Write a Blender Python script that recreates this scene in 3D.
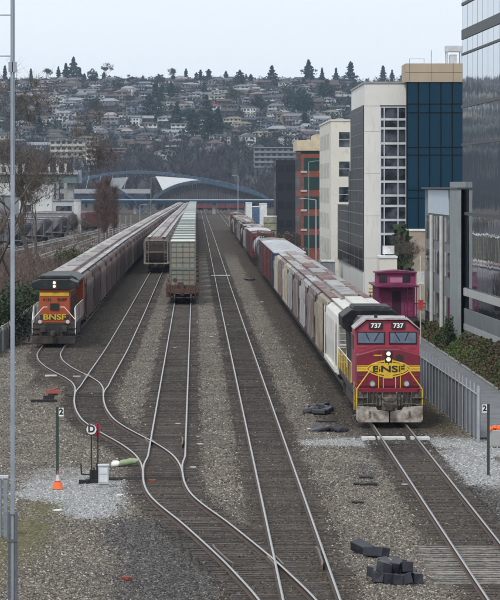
import bpy, bmesh, math, random
import numpy as np
from mathutils import Vector, Matrix, Euler
random.seed(7); rng = np.random.default_rng(7)
PI = math.pi
for o in list(bpy.data.objects): bpy.data.objects.remove(o)
scene = bpy.context.scene
COL = scene.collection

# ------------------------------------------------------------------ camera, world, sun, exposure
H = 10.92; F = 3350.0; VX = 195.0; VY = 186.0
cam_d = bpy.data.cameras.new('camera'); cam = bpy.data.objects.new('camera', cam_d); COL.objects.link(cam)
cam.location = (0, 0, H); cam.rotation_euler = (PI/2, 0, 0)
cam_d.sensor_fit = 'VERTICAL'; cam_d.sensor_height = 36; cam_d.sensor_width = 30
cam_d.lens = F/600*36
cam_d.shift_x = (250-VX)/600; cam_d.shift_y = -(300-VY)/600
cam_d.clip_start = 1; cam_d.clip_end = 30000
scene.camera = cam
SUN_EL = math.radians(48); SUN_AZ = math.radians(205)      # azimuth measured clockwise from +Y
world = bpy.data.worlds.new('World'); scene.world = world; world.use_nodes = True
wn = world.node_tree.nodes; wl = world.node_tree.links; wn.clear()
sky = wn.new('ShaderNodeTexSky'); sky.sky_type = 'NISHITA'; sky.sun_disc = False
sky.sun_elevation = SUN_EL; sky.sun_rotation = SUN_AZ; sky.dust_density = 3.0; sky.air_density = 1.0
tc = wn.new('ShaderNodeTexCoord'); nz = wn.new('ShaderNodeTexNoise'); nz.inputs['Scale'].default_value = 3.5
nz.inputs['Detail'].default_value = 4
mp = wn.new('ShaderNodeMapping'); mp.inputs['Scale'].default_value = (1, 1, 5)
wl.new(tc.outputs['Generated'], mp.inputs[0]); wl.new(mp.outputs[0], nz.inputs['Vector'])
cr = wn.new('ShaderNodeValToRGB'); cr.color_ramp.elements[0].position = .3; cr.color_ramp.elements[1].position = .75
cr.color_ramp.elements[0].color = (8.0, 8.75, 9.5, 1); cr.color_ramp.elements[1].color = (8.5, 9.15, 9.8, 1)
wl.new(nz.outputs['Fac'], cr.inputs[0])
mx = wn.new('ShaderNodeMixRGB'); mx.inputs[0].default_value = .93
wl.new(sky.outputs[0], mx.inputs[1]); wl.new(cr.outputs[0], mx.inputs[2])
bg = wn.new('ShaderNodeBackground'); bg.inputs['Strength'].default_value = .1
wo = wn.new('ShaderNodeOutputWorld'); wl.new(mx.outputs[0], bg.inputs[0]); wl.new(bg.outputs[0], wo.inputs[0])
sd = bpy.data.lights.new('sun', 'SUN'); sd.energy = 1.5; sd.angle = math.radians(12); sd.color = (1, .965, .92)
sun = bpy.data.objects.new('sun', sd); COL.objects.link(sun)
sdir = Vector((math.sin(SUN_AZ)*math.cos(SUN_EL), math.cos(SUN_AZ)*math.cos(SUN_EL), math.sin(SUN_EL)))
sun.rotation_euler = sdir.to_track_quat('Z', 'Y').to_euler()
scene.view_settings.view_transform = 'Standard'; scene.view_settings.look = 'None'
scene.view_settings.exposure = 0.22; scene.view_settings.gamma = 1
scene.render.engine = 'CYCLES'
scene.cycles.max_bounces = 5; scene.cycles.volume_bounces = 0; scene.cycles.transparent_max_bounces = 6

def P(px, py):            # photo pixel on the ground -> world X, Y
    Y = F*H/(py-VY); return ((px-VX)*Y/F, Y)
def WX(px, Y): return (px-VX)*Y/F
def WZ(py, Y): return H+(VY-py)*Y/F

# ------------------------------------------------------------------ helpers
def lin(c):
    if isinstance(c, str):
        c = c.lstrip('#'); c = [int(c[i:i+2], 16)/255 for i in (0, 2, 4)]
        return tuple(v/12.92 if v <= .04045 else ((v+.055)/1.055)**2.4 for v in c)
    return tuple(c)
MATS = {}
def mat(name, c, rough=.7, metal=0, var=.18, scale=1.5, dirt=None, dirt_amt=.4, streak=False, bump=0, rand=0, spec=.4, dscale=1.2, bscale=None, fine=0):
    if name in MATS: return MATS[name]
    m = bpy.data.materials.new(name); m.use_nodes = True; n = m.node_tree.nodes; l = m.node_tree.links
    b = n['Principled BSDF']; b.inputs['Roughness'].default_value = rough; b.inputs['Metallic'].default_value = metal
    b.inputs['Specular IOR Level'].default_value = spec
    c = lin(c)
    t = n.new('ShaderNodeTexCoord'); vec = t.outputs['Object']
    oi = n.new('ShaderNodeObjectInfo')
    av = n.new('ShaderNodeVectorMath'); av.operation = 'MULTIPLY_ADD'
    cx = n.new('ShaderNodeCombineXYZ'); 
    for i in range(3): l.new(oi.outputs['Random'], cx.inputs[i])
    l.new(cx.outputs[0], av.inputs[0]); av.inputs[1].default_value = (37, 53, 71); l.new(vec, av.inputs[2]); vec = av.outputs[0]
    nt = n.new('ShaderNodeTexNoise'); nt.inputs['Scale'].default_value = scale; nt.inputs['Detail'].default_value = 6; nt.inputs['Roughness'].default_value = .65
    l.new(vec, nt.inputs['Vector'])
    r = n.new('ShaderNodeMapRange'); r.inputs[1].default_value = .3; r.inputs[2].default_value = .7
    r.inputs[3].default_value = 1-var; r.inputs[4].default_value = 1+var; l.new(nt.outputs['Fac'], r.inputs[0])
    vm = n.new('ShaderNodeVectorMath'); vm.operation = 'SCALE'; vm.inputs[0].default_value = c; l.new(r.outputs[0], vm.inputs['Scale'])
    out = vm.outputs[0]
    if dirt is not None:
        d2 = n.new('ShaderNodeTexNoise'); d2.inputs['Scale'].default_value = dscale; d2.inputs['Detail'].default_value = 8; d2.inputs['Roughness'].default_value = .7
        if streak:
            ma = n.new('ShaderNodeMapping'); ma.inputs['Scale'].default_value = (3, 3, .35); l.new(vec, ma.inputs[0]); l.new(ma.outputs[0], d2.inputs['Vector'])
        else: l.new(vec, d2.inputs['Vector'])
        rr = n.new('ShaderNodeMapRange'); rr.inputs[1].default_value = .62-dirt_amt*.4; rr.inputs[2].default_value = .8-dirt_amt*.3
        l.new(d2.outputs['Fac'], rr.inputs[0])
        mxx = n.new('ShaderNodeMixRGB'); l.new(rr.outputs[0], mxx.inputs[0]); l.new(out, mxx.inputs[1]); mxx.inputs[2].default_value = (*lin(dirt), 1)
        out = mxx.outputs[0]
    if rand:
        r3 = n.new('ShaderNodeMapRange'); r3.inputs[3].default_value = 1-rand; r3.inputs[4].default_value = 1+rand; l.new(oi.outputs['Random'], r3.inputs[0])
        v3 = n.new('ShaderNodeVectorMath'); v3.operation = 'SCALE'; l.new(out, v3.inputs[0]); l.new(r3.outputs[0], v3.inputs['Scale']); out = v3.outputs[0]
    l.new(out, b.inputs['Base Color'])
    if bump:
        bn = n.new('ShaderNodeTexNoise'); bn.inputs['Scale'].default_value = bscale or scale*4; bn.inputs['Detail'].default_value = 5; l.new(vec, bn.inputs['Vector'])
        bb = n.new('ShaderNodeBump'); bb.inputs['Strength'].default_value = .6; bb.inputs['Distance'].default_value = bump; l.new(bn.outputs['Fac'], bb.inputs['Height']); l.new(bb.outputs[0], b.inputs['Normal'])
    MATS[name] = m; return m
def emis(name, c, s):
    m = mat(name, c, .3); b = m.node_tree.nodes['Principled BSDF']; b.inputs['Emission Color'].default_value = (*lin(c), 1); b.inputs['Emission Strength'].default_value = s; return m

class MB:
    def __init__(s): s.v = []; s.f = []; s.mi = []
    def quad(s, a, b, c, d, m=0):
        k = len(s.v); s.v += [tuple(a), tuple(b), tuple(c), tuple(d)]; s.f.append((k, k+1, k+2, k+3)); s.mi.append(m); return s
    def poly(s, pts, m=0):
        k = len(s.v); s.v += [tuple(p) for p in pts]; s.f.append(tuple(range(k, k+len(pts)))); s.mi.append(m); return s
    def box(s, x0, x1, y0, y1, z0, z1, m=0, R=None):
        k = len(s.v); pts = [(x0,y0,z0),(x1,y0,z0),(x1,y1,z0),(x0,y1,z0),(x0,y0,z1),(x1,y0,z1),(x1,y1,z1),(x0,y1,z1)]
        if R is not None: pts = [tuple(R @ Vector(p)) for p in pts]
        s.v += pts
        for f in ((0,3,2,1),(4,5,6,7),(0,1,5,4),(1,2,6,5),(2,3,7,6),(3,0,4,7)): s.f.append(tuple(k+i for i in f)); s.mi.append(m)
        return s
    def prism(s, poly, y0, y1, m=0, axis='y'):     # poly in (x,z), counter-clockwise seen from -Y
        k = len(s.v); n = len(poly)
        if axis == 'y': s.v += [(x, y0, z) for x, z in poly]+[(x, y1, z) for x, z in poly]
        elif axis == 'x': s.v += [(y0, x, z) for x, z in poly]+[(y1, x, z) for x, z in poly]
        else: s.v += [(x, z, y0) for x, z in poly]+[(x, z, y1) for x, z in poly]
        s.f.append(tuple(range(k, k+n))); s.mi.append(m); s.f.append(tuple(range(k+2*n-1, k+n-1, -1))); s.mi.append(m)
        for i in range(n): s.f.append((k+i, k+n+i, k+n+(i+1) % n, k+(i+1) % n)); s.mi.append(m)
        return s
    def tube(s, p0, p1, r, r1=None, n=6, m=0, cap=True):
        r1 = r if r1 is None else r1
        p0 = Vector(p0); p1 = Vector(p1); d = (p1-p0)
        if d.length < 1e-6: return s
        q = d.to_track_quat('Z', 'Y'); k = len(s.v)
        for p, rr in ((p0, r), (p1, r1)):
            for i in range(n):
                a = 2*PI*i/n; s.v.append(tuple(p+q @ Vector((math.cos(a)*rr, math.sin(a)*rr, 0))))
        for i in range(n): s.f.append((k+i, k+(i+1) % n, k+n+(i+1) % n, k+n+i)); s.mi.append(m)
        if cap: s.f.append(tuple(range(k+n-1, k-1, -1))); s.mi.append(m); s.f.append(tuple(range(k+n, k+2*n))); s.mi.append(m)
        return s
    def path(s, pts, r, n=6, m=0):
        for a, b in zip(pts[:-1], pts[1:]): s.tube(a, b, r, n=n, m=m)
        return s
    def mesh(s, name, mats):
        me = bpy.data.meshes.new(name); me.from_pydata(s.v, [], s.f)
        for x in (mats if isinstance(mats, (list, tuple)) else [mats]): me.materials.append(x)
        if any(s.mi): me.polygons.foreach_set('material_index', s.mi)
        me.update(); return me
    def build(s, name, mats, parent=None, loc=None, rz=0, smooth=False, bevel=0):
        me = s.mesh(name, mats)
        bm = bmesh.new(); bm.from_mesh(me); bmesh.ops.recalc_face_normals(bm, faces=bm.faces[:]); bm.to_mesh(me); bm.free()
        if smooth:
            me.polygons.foreach_set('use_smooth', [True]*len(me.polygons))
        o = bpy.data.objects.new(name, me); COL.objects.link(o)
        if parent is not None: o.parent = parent
        if loc is not None: o.location = loc
        o.rotation_euler = (0, 0, rz)
        if bevel:
            b = o.modifiers.new('bevel', 'BEVEL'); b.width = bevel; b.segments = 2; b.limit_method = 'ANGLE'
        return o
def tag(o, label=None, cat=None, group=None, kind=None):
    if label: o['label'] = label
    if cat: o['category'] = cat
    if group: o['group'] = group
    if kind: o['kind'] = kind
    return o
def empty(name, loc, rz=0, label=None, cat=None, group=None, kind=None):
    o = bpy.data.objects.new(name, None); COL.objects.link(o); o.location = loc; o.rotation_euler = (0, 0, rz); o.empty_display_size = .5
    return tag(o, label, cat, group, kind)
def copy_tree(o, parent=None):
    c = o.copy(); COL.objects.link(c); c.parent = parent
    for ch in o.children: copy_tree(ch, c)
    return c
def raw_mesh(name, V, Fc, mats, parent=None, mi=None, smooth=False, kind=None):
    me = bpy.data.meshes.new(name); V = np.asarray(V, dtype=np.float32); Fc = np.asarray(Fc, dtype=np.int32)
    me.vertices.add(len(V)); me.vertices.foreach_set('co', V.ravel())
    nv = Fc.shape[1]; me.loops.add(Fc.size); me.loops.foreach_set('vertex_index', Fc.ravel())
    me.polygons.add(len(Fc)); me.polygons.foreach_set('loop_start', np.arange(0, Fc.size, nv)); me.polygons.foreach_set('loop_total', np.full(len(Fc), nv))
    for x in (mats if isinstance(mats, (list, tuple)) else [mats]): me.materials.append(x)
    if mi is not None: me.polygons.foreach_set('material_index', np.asarray(mi, dtype=np.int32))
    if smooth: me.polygons.foreach_set('use_smooth', np.ones(len(Fc), dtype=bool))
    me.update(calc_edges=True); me.validate()
    o = bpy.data.objects.new(name, me); COL.objects.link(o)
    if parent is not None: o.parent = parent
    return o
def text_mesh(name, txt, size, m, parent, loc, rot=(PI/2, 0, 0), ext=.01, sx=1, bold=.012):
    cu = bpy.data.curves.new(name, 'FONT'); cu.body = txt; cu.size = size; cu.align_x = 'CENTER'; cu.align_y = 'CENTER'; cu.extrude = ext; cu.offset = bold*size
    t = bpy.data.objects.new(name+'_c', cu); COL.objects.link(t)
    dg = bpy.context.evaluated_depsgraph_get(); me = bpy.data.meshes.new_from_object(t.evaluated_get(dg))
    bpy.data.objects.remove(t); bpy.data.curves.remove(cu)
    me.materials.clear(); me.materials.append(m)
    o = bpy.data.objects.new(name, me); COL.objects.link(o); o.parent = parent; o.location = loc; o.rotation_euler = rot; o.scale = (sx, 1, 1)
    return o

# ------------------------------------------------------------------ tracks as X(Y)
def smooth_path(pts, sig=4):
    pts = sorted(pts); ys = np.arange(60, 1700, .5); xs = np.interp(ys, [p[0] for p in pts], [p[1] for p in pts])
    w = np.exp(-.5*(np.arange(-30, 31)/sig)**2); w /= w.sum()
    return ys, np.convolve(np.pad(xs, 30, mode='reflect', reflect_type='odd'), w, 'valid')
def pts_px(l): return [(P(x, y)[1], P(x, y)[0]) for x, y in l]
T1 = smooth_path([(60, 3.9), (78, 3.15)]+pts_px([(284,594.5),(251,561.5),(225.8,539.6),(201.5,519.2),(181.5,504.8),(168.5,492.8),(163.4,480.8),(162.8,468.8),(158.9,460),(153,453),(138.5,443),(119.5,433),(107.8,426.4),(97.5,419),(91.5,410),(89,402),(89,394),(89.5,387.6),(86,382),(78,376.7),(68,372),(58,366.5),(50.3,360),(48.4,354),(54,345)])+[(245, -9.65), (400, -9.5), (700, -8.5), (1000, -7), (1700, -4)], 3)
T2 = smooth_path([(60, -5.6), (188, -5.5), (223, -5.25), (290, -5.1), (400, -4.95), (700, -4.3), (1000, -3.4), (1700, -2)], 12)
T3 = smooth_path([(60, -1.15), (400, -1.15), (700, -1.0), (1000, -.8), (1700, 0)], 12)
T4 = smooth_path([(60, 3.08), (340, 3.1), (700, 3.3), (1700, 3.4)], 12)
T5 = smooth_path([(60, 8.35), (89, 8.5), (133, 8.78), (153, 8.92), (227, 9.1), (400, 9.35), (750, 9.8), (1700, 10.6)], 20)
def blend(T, y0, y1):
    w = np.clip((T[0]-y0)/(y1-y0), 0, 1); w = w*w*(3-2*w); return (T[0], T1[1]*(1-w)+T[1]*w)
T2 = blend(T2, 174, 184); T3 = blend(T3, 127, 136)
def tx(T, Y): return float(np.interp(Y, T[0], T[1]))
def th(T, Y): return -math.atan2(tx(T, Y+3)-tx(T, Y-3), 6)

# ------------------------------------------------------------------ ground
def gnoise(X, Y, s, seed):
    # cheap value noise by summed sines
    r = np.random.default_rng(seed); out = 0
    for k in range(7):
        a = r.uniform(0, 2*PI); f = s*r.uniform(.5, 2.2); out = out+np.sin((X*math.cos(a)+Y*math.sin(a)*.7)*f+r.uniform(0, 6.3)+1.5*np.sin((Y*math.cos(a)-X*math.sin(a))*f*.6+k))
    return out/7
ys = [60.0]
while ys[-1] < 1500:
    y = ys[-1]; ys.append(y+max(.35, (y-150)*.012+.35 if y > 150 else .35))
ys += [1700, 2000, 3000, 5050]
xs = np.concatenate([[-1100, -600, -300, -120, -60, -40], np.arange(-30, 30.01, .28), [40, 60, 120, 300, 600, 1100]])
GY, GX = np.meshgrid(np.array(ys), xs, indexing='ij')
def dist_T(T): return np.abs(GX-np.interp(GY, T[0], T[1]))
big = np.full_like(GX, 99.)
d1 = dist_T(T1); d2 = np.where(GY > 176, dist_T(T2), 99); d3 = np.where(GY > 126, dist_T(T3), 99); d4 = dist_T(T4); d5 = dist_T(T5)
wob = gnoise(GX, GY, 1.3, 3)*.35+gnoise(GX, GY, 5, 4)*.15
def sm(a, b, x): t = np.clip((x-a)/(b-a), 0, 1); return t*t*(3-2*t)
dmin = np.minimum.reduce([d1, d2, d3, d4, d5])
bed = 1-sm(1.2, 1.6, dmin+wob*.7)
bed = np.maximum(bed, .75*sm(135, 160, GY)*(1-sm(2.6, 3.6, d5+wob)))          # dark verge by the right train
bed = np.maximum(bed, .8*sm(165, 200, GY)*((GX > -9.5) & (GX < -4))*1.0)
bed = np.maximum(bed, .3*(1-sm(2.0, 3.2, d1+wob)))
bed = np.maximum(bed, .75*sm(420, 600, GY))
def blob(px, py, rx, ry, edge=.35):       # soft patch around a spot of the ground, given in metres after projection
    cx, cy = P(px, py); Rx = rx*cy/F; Ry = abs(P(0, py-ry)[1]-P(0, py+ry)[1])/2
    d = np.sqrt(((GX-cx)/Rx)**2+((GY-cy)/Ry)**2)+gnoise(GX, GY, 1.6, int(px*7+py))*.3+gnoise(GX, GY, 6, int(px*3+py))*.12
    return 1-sm(1-edge, 1+edge*.6, d)
pale = np.maximum.reduce([blob(75, 484, 62, 14), blob(60, 470, 40, 10)*.5, blob(95, 500, 35, 14)*.8, blob(470, 462, 45, 20)*.75, blob(350, 437, 52, 4.2), blob(392, 438, 60, 4.2), blob(450, 437.5, 60, 5.0), blob(488, 443, 30, 8)])
moss = np.maximum.reduce([blob(20, 530, 34, 26)*.8, blob(50, 502, 26, 8)*.9, blob(430, 412, 22, 20)*.6, blob(5, 560, 25, 30)*.5])
dark = np.maximum.reduce([blob(170, 560, 62, 52)*.95, blob(140, 528, 40, 20), blob(375, 440, 30, 20)*.5, blob(365, 470, 18, 14)*.5, blob(490, 500, 30, 35)*.7])
GZ = -.21+gnoise(GX, GY, .5, 11)*.04+gnoise(GX, GY, 2.3, 12)*.02
GZ = GZ+.035*bed*(dmin < 1.6)
GZ = np.where(dmin < 1.45, np.minimum(GZ, -.168)*0-.176+gnoise(GX, GY, 3, 13)*.012, GZ)
GZ = np.where((GX > 12.2) & (GX < 17), -.24, GZ)
ny, nx = GX.shape
V = np.stack([GX, GY, GZ], -1).reshape(-1, 3)
i = np.arange((ny-1)*(nx-1)); r_ = i//(nx-1); c_ = i % (nx-1); a = r_*nx+c_
Fc = np.stack([a, a+1, a+nx+1, a+nx], 1)
gm = bpy.data.materials.new('gravel'); gm.use_nodes = True; n = gm.node_tree.nodes; l = gm.node_tree.links; b = n['Principled BSDF']
b.inputs['Roughness'].default_value = .92; b.inputs['Specular IOR Level'].default_value = .25
t = n.new('ShaderNodeTexCoord'); obv = t.outputs['Object']
def vor(scale, vec=obv):
    v = n.new('ShaderNodeTexVoronoi'); v.inputs['Scale'].default_value = scale; l.new(vec, v.inputs['Vector']); return v
def ramp(inp, stops, interp='LINEAR'):
    r = n.new('ShaderNodeValToRGB'); r.color_ramp.interpolation = interp; e = r.color_ramp.elements
    while len(e) < len(stops): e.new(.5)
    for k, (p, c) in enumerate(stops): e[k].position = p; e[k].color = (*c, 1)
    l.new(inp, r.inputs[0]); return r.outputs[0]
def mixc(f, a, bb, mode='MIX'):
    m = n.new('ShaderNodeMixRGB'); m.blend_type = mode
    for k, x in ((0, f), (1, a), (2, bb)):
        if isinstance(x, (int, float)): m.inputs[k].default_value = x
        elif isinstance(x, tuple): m.inputs[k].default_value = (*x, 1)
        else: l.new(x, m.inputs[k])
    return m.outputs[0]
def math_(op, a, bb=None, c=None):
    m = n.new('ShaderNodeMath'); m.operation = op
    for k, x in ((0, a), (1, bb), (2, c)):
        if x is None: continue
        if isinstance(x, (int, float)): m.inputs[k].default_value = x
        else: l.new(x, m.inputs[k])
    return m.outputs[0]
v1 = vor(11); sp = n.new('ShaderNodeSeparateColor'); l.new(v1.outputs['Color'], sp.inputs[0])
v2 = vor(24); sp2 = n.new('ShaderNodeSeparateColor'); l.new(v2.outputs['Color'], sp2.inputs[0])
stone = ramp(sp.outputs[0], [(0, (.035, .03, .026)), (.3, (.09, .077, .063)), (.6, (.165, .142, .115)), (.85, (.28, .245, .20)), (1, (.5, .46, .4))])
stone2 = ramp(sp2.outputs[0], [(0, (.04, .034, .03)), (.5, (.135, .116, .095)), (1, (.36, .32, .27))])
base = mixc(.45, stone, stone2)
edge1 = math_('MULTIPLY', v1.outputs['Distance'], 1.0)
big_n = n.new('ShaderNodeTexNoise'); big_n.inputs['Scale'].default_value = .35; big_n.inputs['Detail'].default_value = 7; l.new(obv, big_n.inputs['Vector'])
big_f = ramp(big_n.outputs['Fac'], [(.3, (.62, .62, .64)), (.5, (.9, .88, .85)), (.72, (1.22, 1.17, 1.08))])
base = mixc(1.0, base, big_f, 'MULTIPLY')
def attr(nm):
    a = n.new('ShaderNodeAttribute'); a.attribute_name = nm; return a.outputs['Fac']
nzs = n.new('ShaderNodeTexNoise'); nzs.inputs['Scale'].default_value = 2.2; nzs.inputs['Detail'].default_value = 9; nzs.inputs['Roughness'].default_value = .75; l.new(obv, nzs.inputs['Vector'])
def thr(a_, k=1.1):     # attribute broken up by noise
    return ramp(math_('ADD', a_, math_('MULTIPLY', math_('SUBTRACT', nzs.outputs['Fac'], .5), k)), [(.3, (0, 0, 0)), (.7, (1, 1, 1))])
mossn = mixc(.5, (.10, .095, .03), stone)
base = mixc(math_('MULTIPLY', thr(attr('moss'), 1.6), .85), base, mossn)
darkc = mixc(1.0, mixc(.5, stone, stone2), (.50, .53, .60), 'MULTIPLY')
base = mixc(math_('MULTIPLY', thr(attr('dark')), .85), base, darkc)
palec = ramp(sp2.outputs[1], [(0, (.16, .162, .16)), (.5, (.29, .292, .29)), (1, (.48, .48, .47))])
base = mixc(math_('MULTIPLY', thr(attr('pale')), .9), base, palec)
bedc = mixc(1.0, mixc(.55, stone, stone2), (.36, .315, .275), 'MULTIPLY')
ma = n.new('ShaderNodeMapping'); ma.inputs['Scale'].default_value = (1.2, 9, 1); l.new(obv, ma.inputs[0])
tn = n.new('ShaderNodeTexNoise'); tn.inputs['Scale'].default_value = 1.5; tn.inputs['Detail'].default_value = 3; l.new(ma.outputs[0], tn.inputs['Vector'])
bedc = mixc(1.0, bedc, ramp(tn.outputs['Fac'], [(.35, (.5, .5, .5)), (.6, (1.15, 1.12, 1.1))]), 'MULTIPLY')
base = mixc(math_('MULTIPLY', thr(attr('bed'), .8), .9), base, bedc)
l.new(base, b.inputs['Base Color'])
bb = n.new('ShaderNodeBump'); bb.inputs['Strength'].default_value = 1; bb.inputs['Distance'].default_value = .05; bb.invert = True
l.new(math_('ADD', v1.outputs['Distance'], math_('MULTIPLY', v2.outputs['Distance'], .5)), bb.inputs['Height']); l.new(bb.outputs[0], b.inputs['Normal'])
g = raw_mesh('ground', V, Fc, gm, smooth=True); tag(g, kind='structure')
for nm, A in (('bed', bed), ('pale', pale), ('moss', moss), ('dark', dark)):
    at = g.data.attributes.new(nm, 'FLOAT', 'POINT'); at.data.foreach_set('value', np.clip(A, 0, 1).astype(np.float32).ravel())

# loose ballast stones lying on the ground
def bil(A, X, Y):
    fi = np.interp(Y, np.array(ys), np.arange(len(ys))); fj = np.interp(X, xs, np.arange(len(xs)))
    return A[np.rint(fi).astype(int), np.rint(fj).astype(int)]
NS = 480000
py_ = 232+380*rng.random(NS)**.85; px_ = rng.uniform(-70, 570, NS)
SY = F*H/(py_-VY); SX = (px_-VX)*SY/F
dd = np.minimum.reduce([np.abs(np.abs(SX-np.interp(SY, T[0], T[1]))-.753) for T in (T1, T2, T3, T4, T5)])
cen = np.minimum.reduce([np.abs(SX-np.interp(SY, T[0], T[1])) for T in (T1, T3, T4, T5)])
keep = ~((np.abs(SX-8.6) < 1.9) & (SY > 92.5) & (SY < 103.5) & (rng.random(NS) < .85)) & (dd > .1) & ((cen > 1.3) | (rng.random(NS) < .42)) & ~((SX > 12.4) & (SX < 16.6) & (SY > 147)) & (np.abs(SX) < 40)
SX = SX[keep]; SY = SY[keep]; N_ = len(SX)
rad = (.018+.032*rng.random(N_)**2.6)*(1+.3*np.clip((SY-100)/100, 0, 1.5))
zz = bil(GZ, SX, SY)-.01; ang = rng.uniform(0, 2*PI, N_)
vv = np.zeros((N_, 6, 3)); 
for k in range(5):
    a_ = ang+k*2*PI/5+rng.uniform(-.35, .35, N_); rk = rad*rng.uniform(.7, 1.2, N_)
    vv[:, k, 0] = SX+np.cos(a_)*rk; vv[:, k, 1] = SY+np.sin(a_)*rk; vv[:, k, 2] = zz+rad*rng.uniform(0, .5, N_)
vv[:, 5, 0] = SX+rad*rng.uniform(-.4, .4, N_); vv[:, 5, 1] = SY+rad*rng.uniform(-.4, .4, N_); vv[:, 5, 2] = zz+rad*rng.uniform(.7, 1.25, N_)
bi = (np.arange(N_)*6)[:, None, None]; ff = (bi+np.array([[k, (k+1) % 5, 5] for k in range(5)])[None]).reshape(-1, 3)
STONES = dict(v=vv.reshape(-1, 3), f=ff, n=N_, x=SX, y=SY)
sm_ = bpy.data.materials.new('loose_ballast'); sm_.use_nodes = True; n = sm_.node_tree.nodes; l = sm_.node_tree.links; b = n['Principled BSDF']
b.inputs['Roughness'].default_value = .85; b.inputs['Specular IOR Level'].default_value = .3
t_ = attr('tone')
base = ramp(t_, [(0, (.036, .031, .027)), (.35, (.085, .073, .06)), (.65, (.165, .14, .113)), (.9, (.28, .245, .20)), (1, (.52, .47, .41))])
base = mixc(math_('MULTIPLY', attr('moss'), .75), base, (.115, .105, .035))
base = mixc(attr('dark'), base, mixc(1.0, base, (.48, .51, .58), 'MULTIPLY'))
base = mixc(attr('pale'), base, ramp(t_, [(0, (.17, .172, .17)), (.5, (.30, .302, .30)), (1, (.52, .52, .51))]))
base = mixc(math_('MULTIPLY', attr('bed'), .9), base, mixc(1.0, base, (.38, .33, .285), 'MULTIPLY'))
l.new(base, b.inputs['Base Color'])
so = raw_mesh('loose_ballast', STONES['v'], STONES['f'], sm_); tag(so, 'loose crushed stones strewn over the whole yard between the tracks', 'gravel', kind='stuff')
def to6(a_): return np.repeat(a_.astype(np.float32), 6)
patch = {}
jx = SX+rng.normal(0, .35, N_); jy = SY+rng.normal(0, .8, N_)
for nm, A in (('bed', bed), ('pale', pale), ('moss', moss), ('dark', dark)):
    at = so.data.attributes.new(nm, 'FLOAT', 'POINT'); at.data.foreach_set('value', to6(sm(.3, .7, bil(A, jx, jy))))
at = so.data.attributes.new('tone', 'FLOAT', 'POINT'); at.data.foreach_set('value', to6(rng.random(N_)))

# road beyond the right fence, with kerb
asph = mat('asphalt', (.16, .165, .175), .9, var=.25, scale=.8, dirt=(.24, .24, .24), dirt_amt=.3, bump=.01, bscale=30)
conc = mat('concrete', (.38, .38, .37), .85, var=.2, scale=1.2, dirt=(.2, .19, .17), dirt_amt=.5, bump=.01)
rd = MB()
for k in range(60):
    y0 = 148+k*5; y1 = y0+5; e0 = 12.55 if y0 > 150 else 12.7
    rd.quad((12.5, y0, -.19), (16.35, y0, -.19), (16.35, y1, -.19), (12.5, y1, -.19))
tag(rd.build('road', asph), kind='structure')
ap = MB().quad((13.6, 120, -.19), (17, 120, -.19), (17, 147.98, -.19), (13.0, 147.98, -.19)); tag(ap.build('pavement', asph), kind='structure')
kb = MB()
for k in range(80): kb.box(16.35, 16.5, 130+k*2.5, 130+k*2.5+2.47, -.2, -.06)
tag(kb.build('kerb', conc), kind='structure')

# ------------------------------------------------------------------ railway tracks
rust = mat('rusty_rail_side', (.085, .055, .04), .8, var=.3, scale=3)
steel = mat('polished_rail_head', (.50, .48, .46), .36, .9, var=.08, scale=2)
tie_m = mat('creosoted_sleeper_wood', (.048, .038, .031), .9, var=.45, scale=5, rand=.4, dirt=(.10, .08, .065), dirt_amt=.45, dscale=3)
tie_w = mat('weathered_sleeper_wood', (.26, .24, .215), .9, var=.4, scale=6, rand=.3, dirt=(.08, .07, .06), dirt_amt=.5, dscale=4)
prof = [(-.07, -.172), (.07, -.172), (.07, -.155), (.012, -.135), (.012, -.05), (.036, -.035), (.036, 0), (-.036, 0), (-.036, -.035), (-.012, -.05), (-.012, -.135), (-.07, -.155)]
def rail(T, off, Y0, Y1, parent, dz=0, taper=0):
    ysr = [Y0]
    while ysr[-1] < Y1: y = ysr[-1]; ysr.append(min(Y1, y+(1.0 if y < 260 else 12)))
    Vv = []; Ff = []; mi = []; m_ = len(prof)
    for y in ysr:
        h = th(T, y); cx_ = tx(T, y)+math.cos(h)*off; cy_ = y+math.sin(h)*off
        for (px, pz) in prof: Vv.append((cx_+math.cos(h)*px, cy_+math.sin(h)*px, pz+dz))
    for i in range(len(ysr)-1):
        for j in range(m_):
            a = i*m_+j; b_ = i*m_+(j+1) % m_; Ff.append((a, b_, b_+m_, a+m_)); mi.append(1 if j == 6 else 0)
    o = raw_mesh('rail', Vv, Ff, [rust, steel], parent, mi); return o
tie_meshes = []
for k in range(5):
    mbt = MB(); w = .115+.01*random.random(); L = 1.3+.05*random.random(); mbt.box(-L, L, -w, w, -.12, 0); tie_meshes.append(mbt.mesh('sleeper', tie_m))
tie_weath = []
for k in range(4):
    mbt = MB(); w = .11+.02*random.random(); L = 1.3+.2*random.random(); mbt.box(-L-.2*random.random(), L, -w, w, -.12, 0.012); tie_weath.append(mbt.mesh('sleeper', tie_w))
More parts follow.
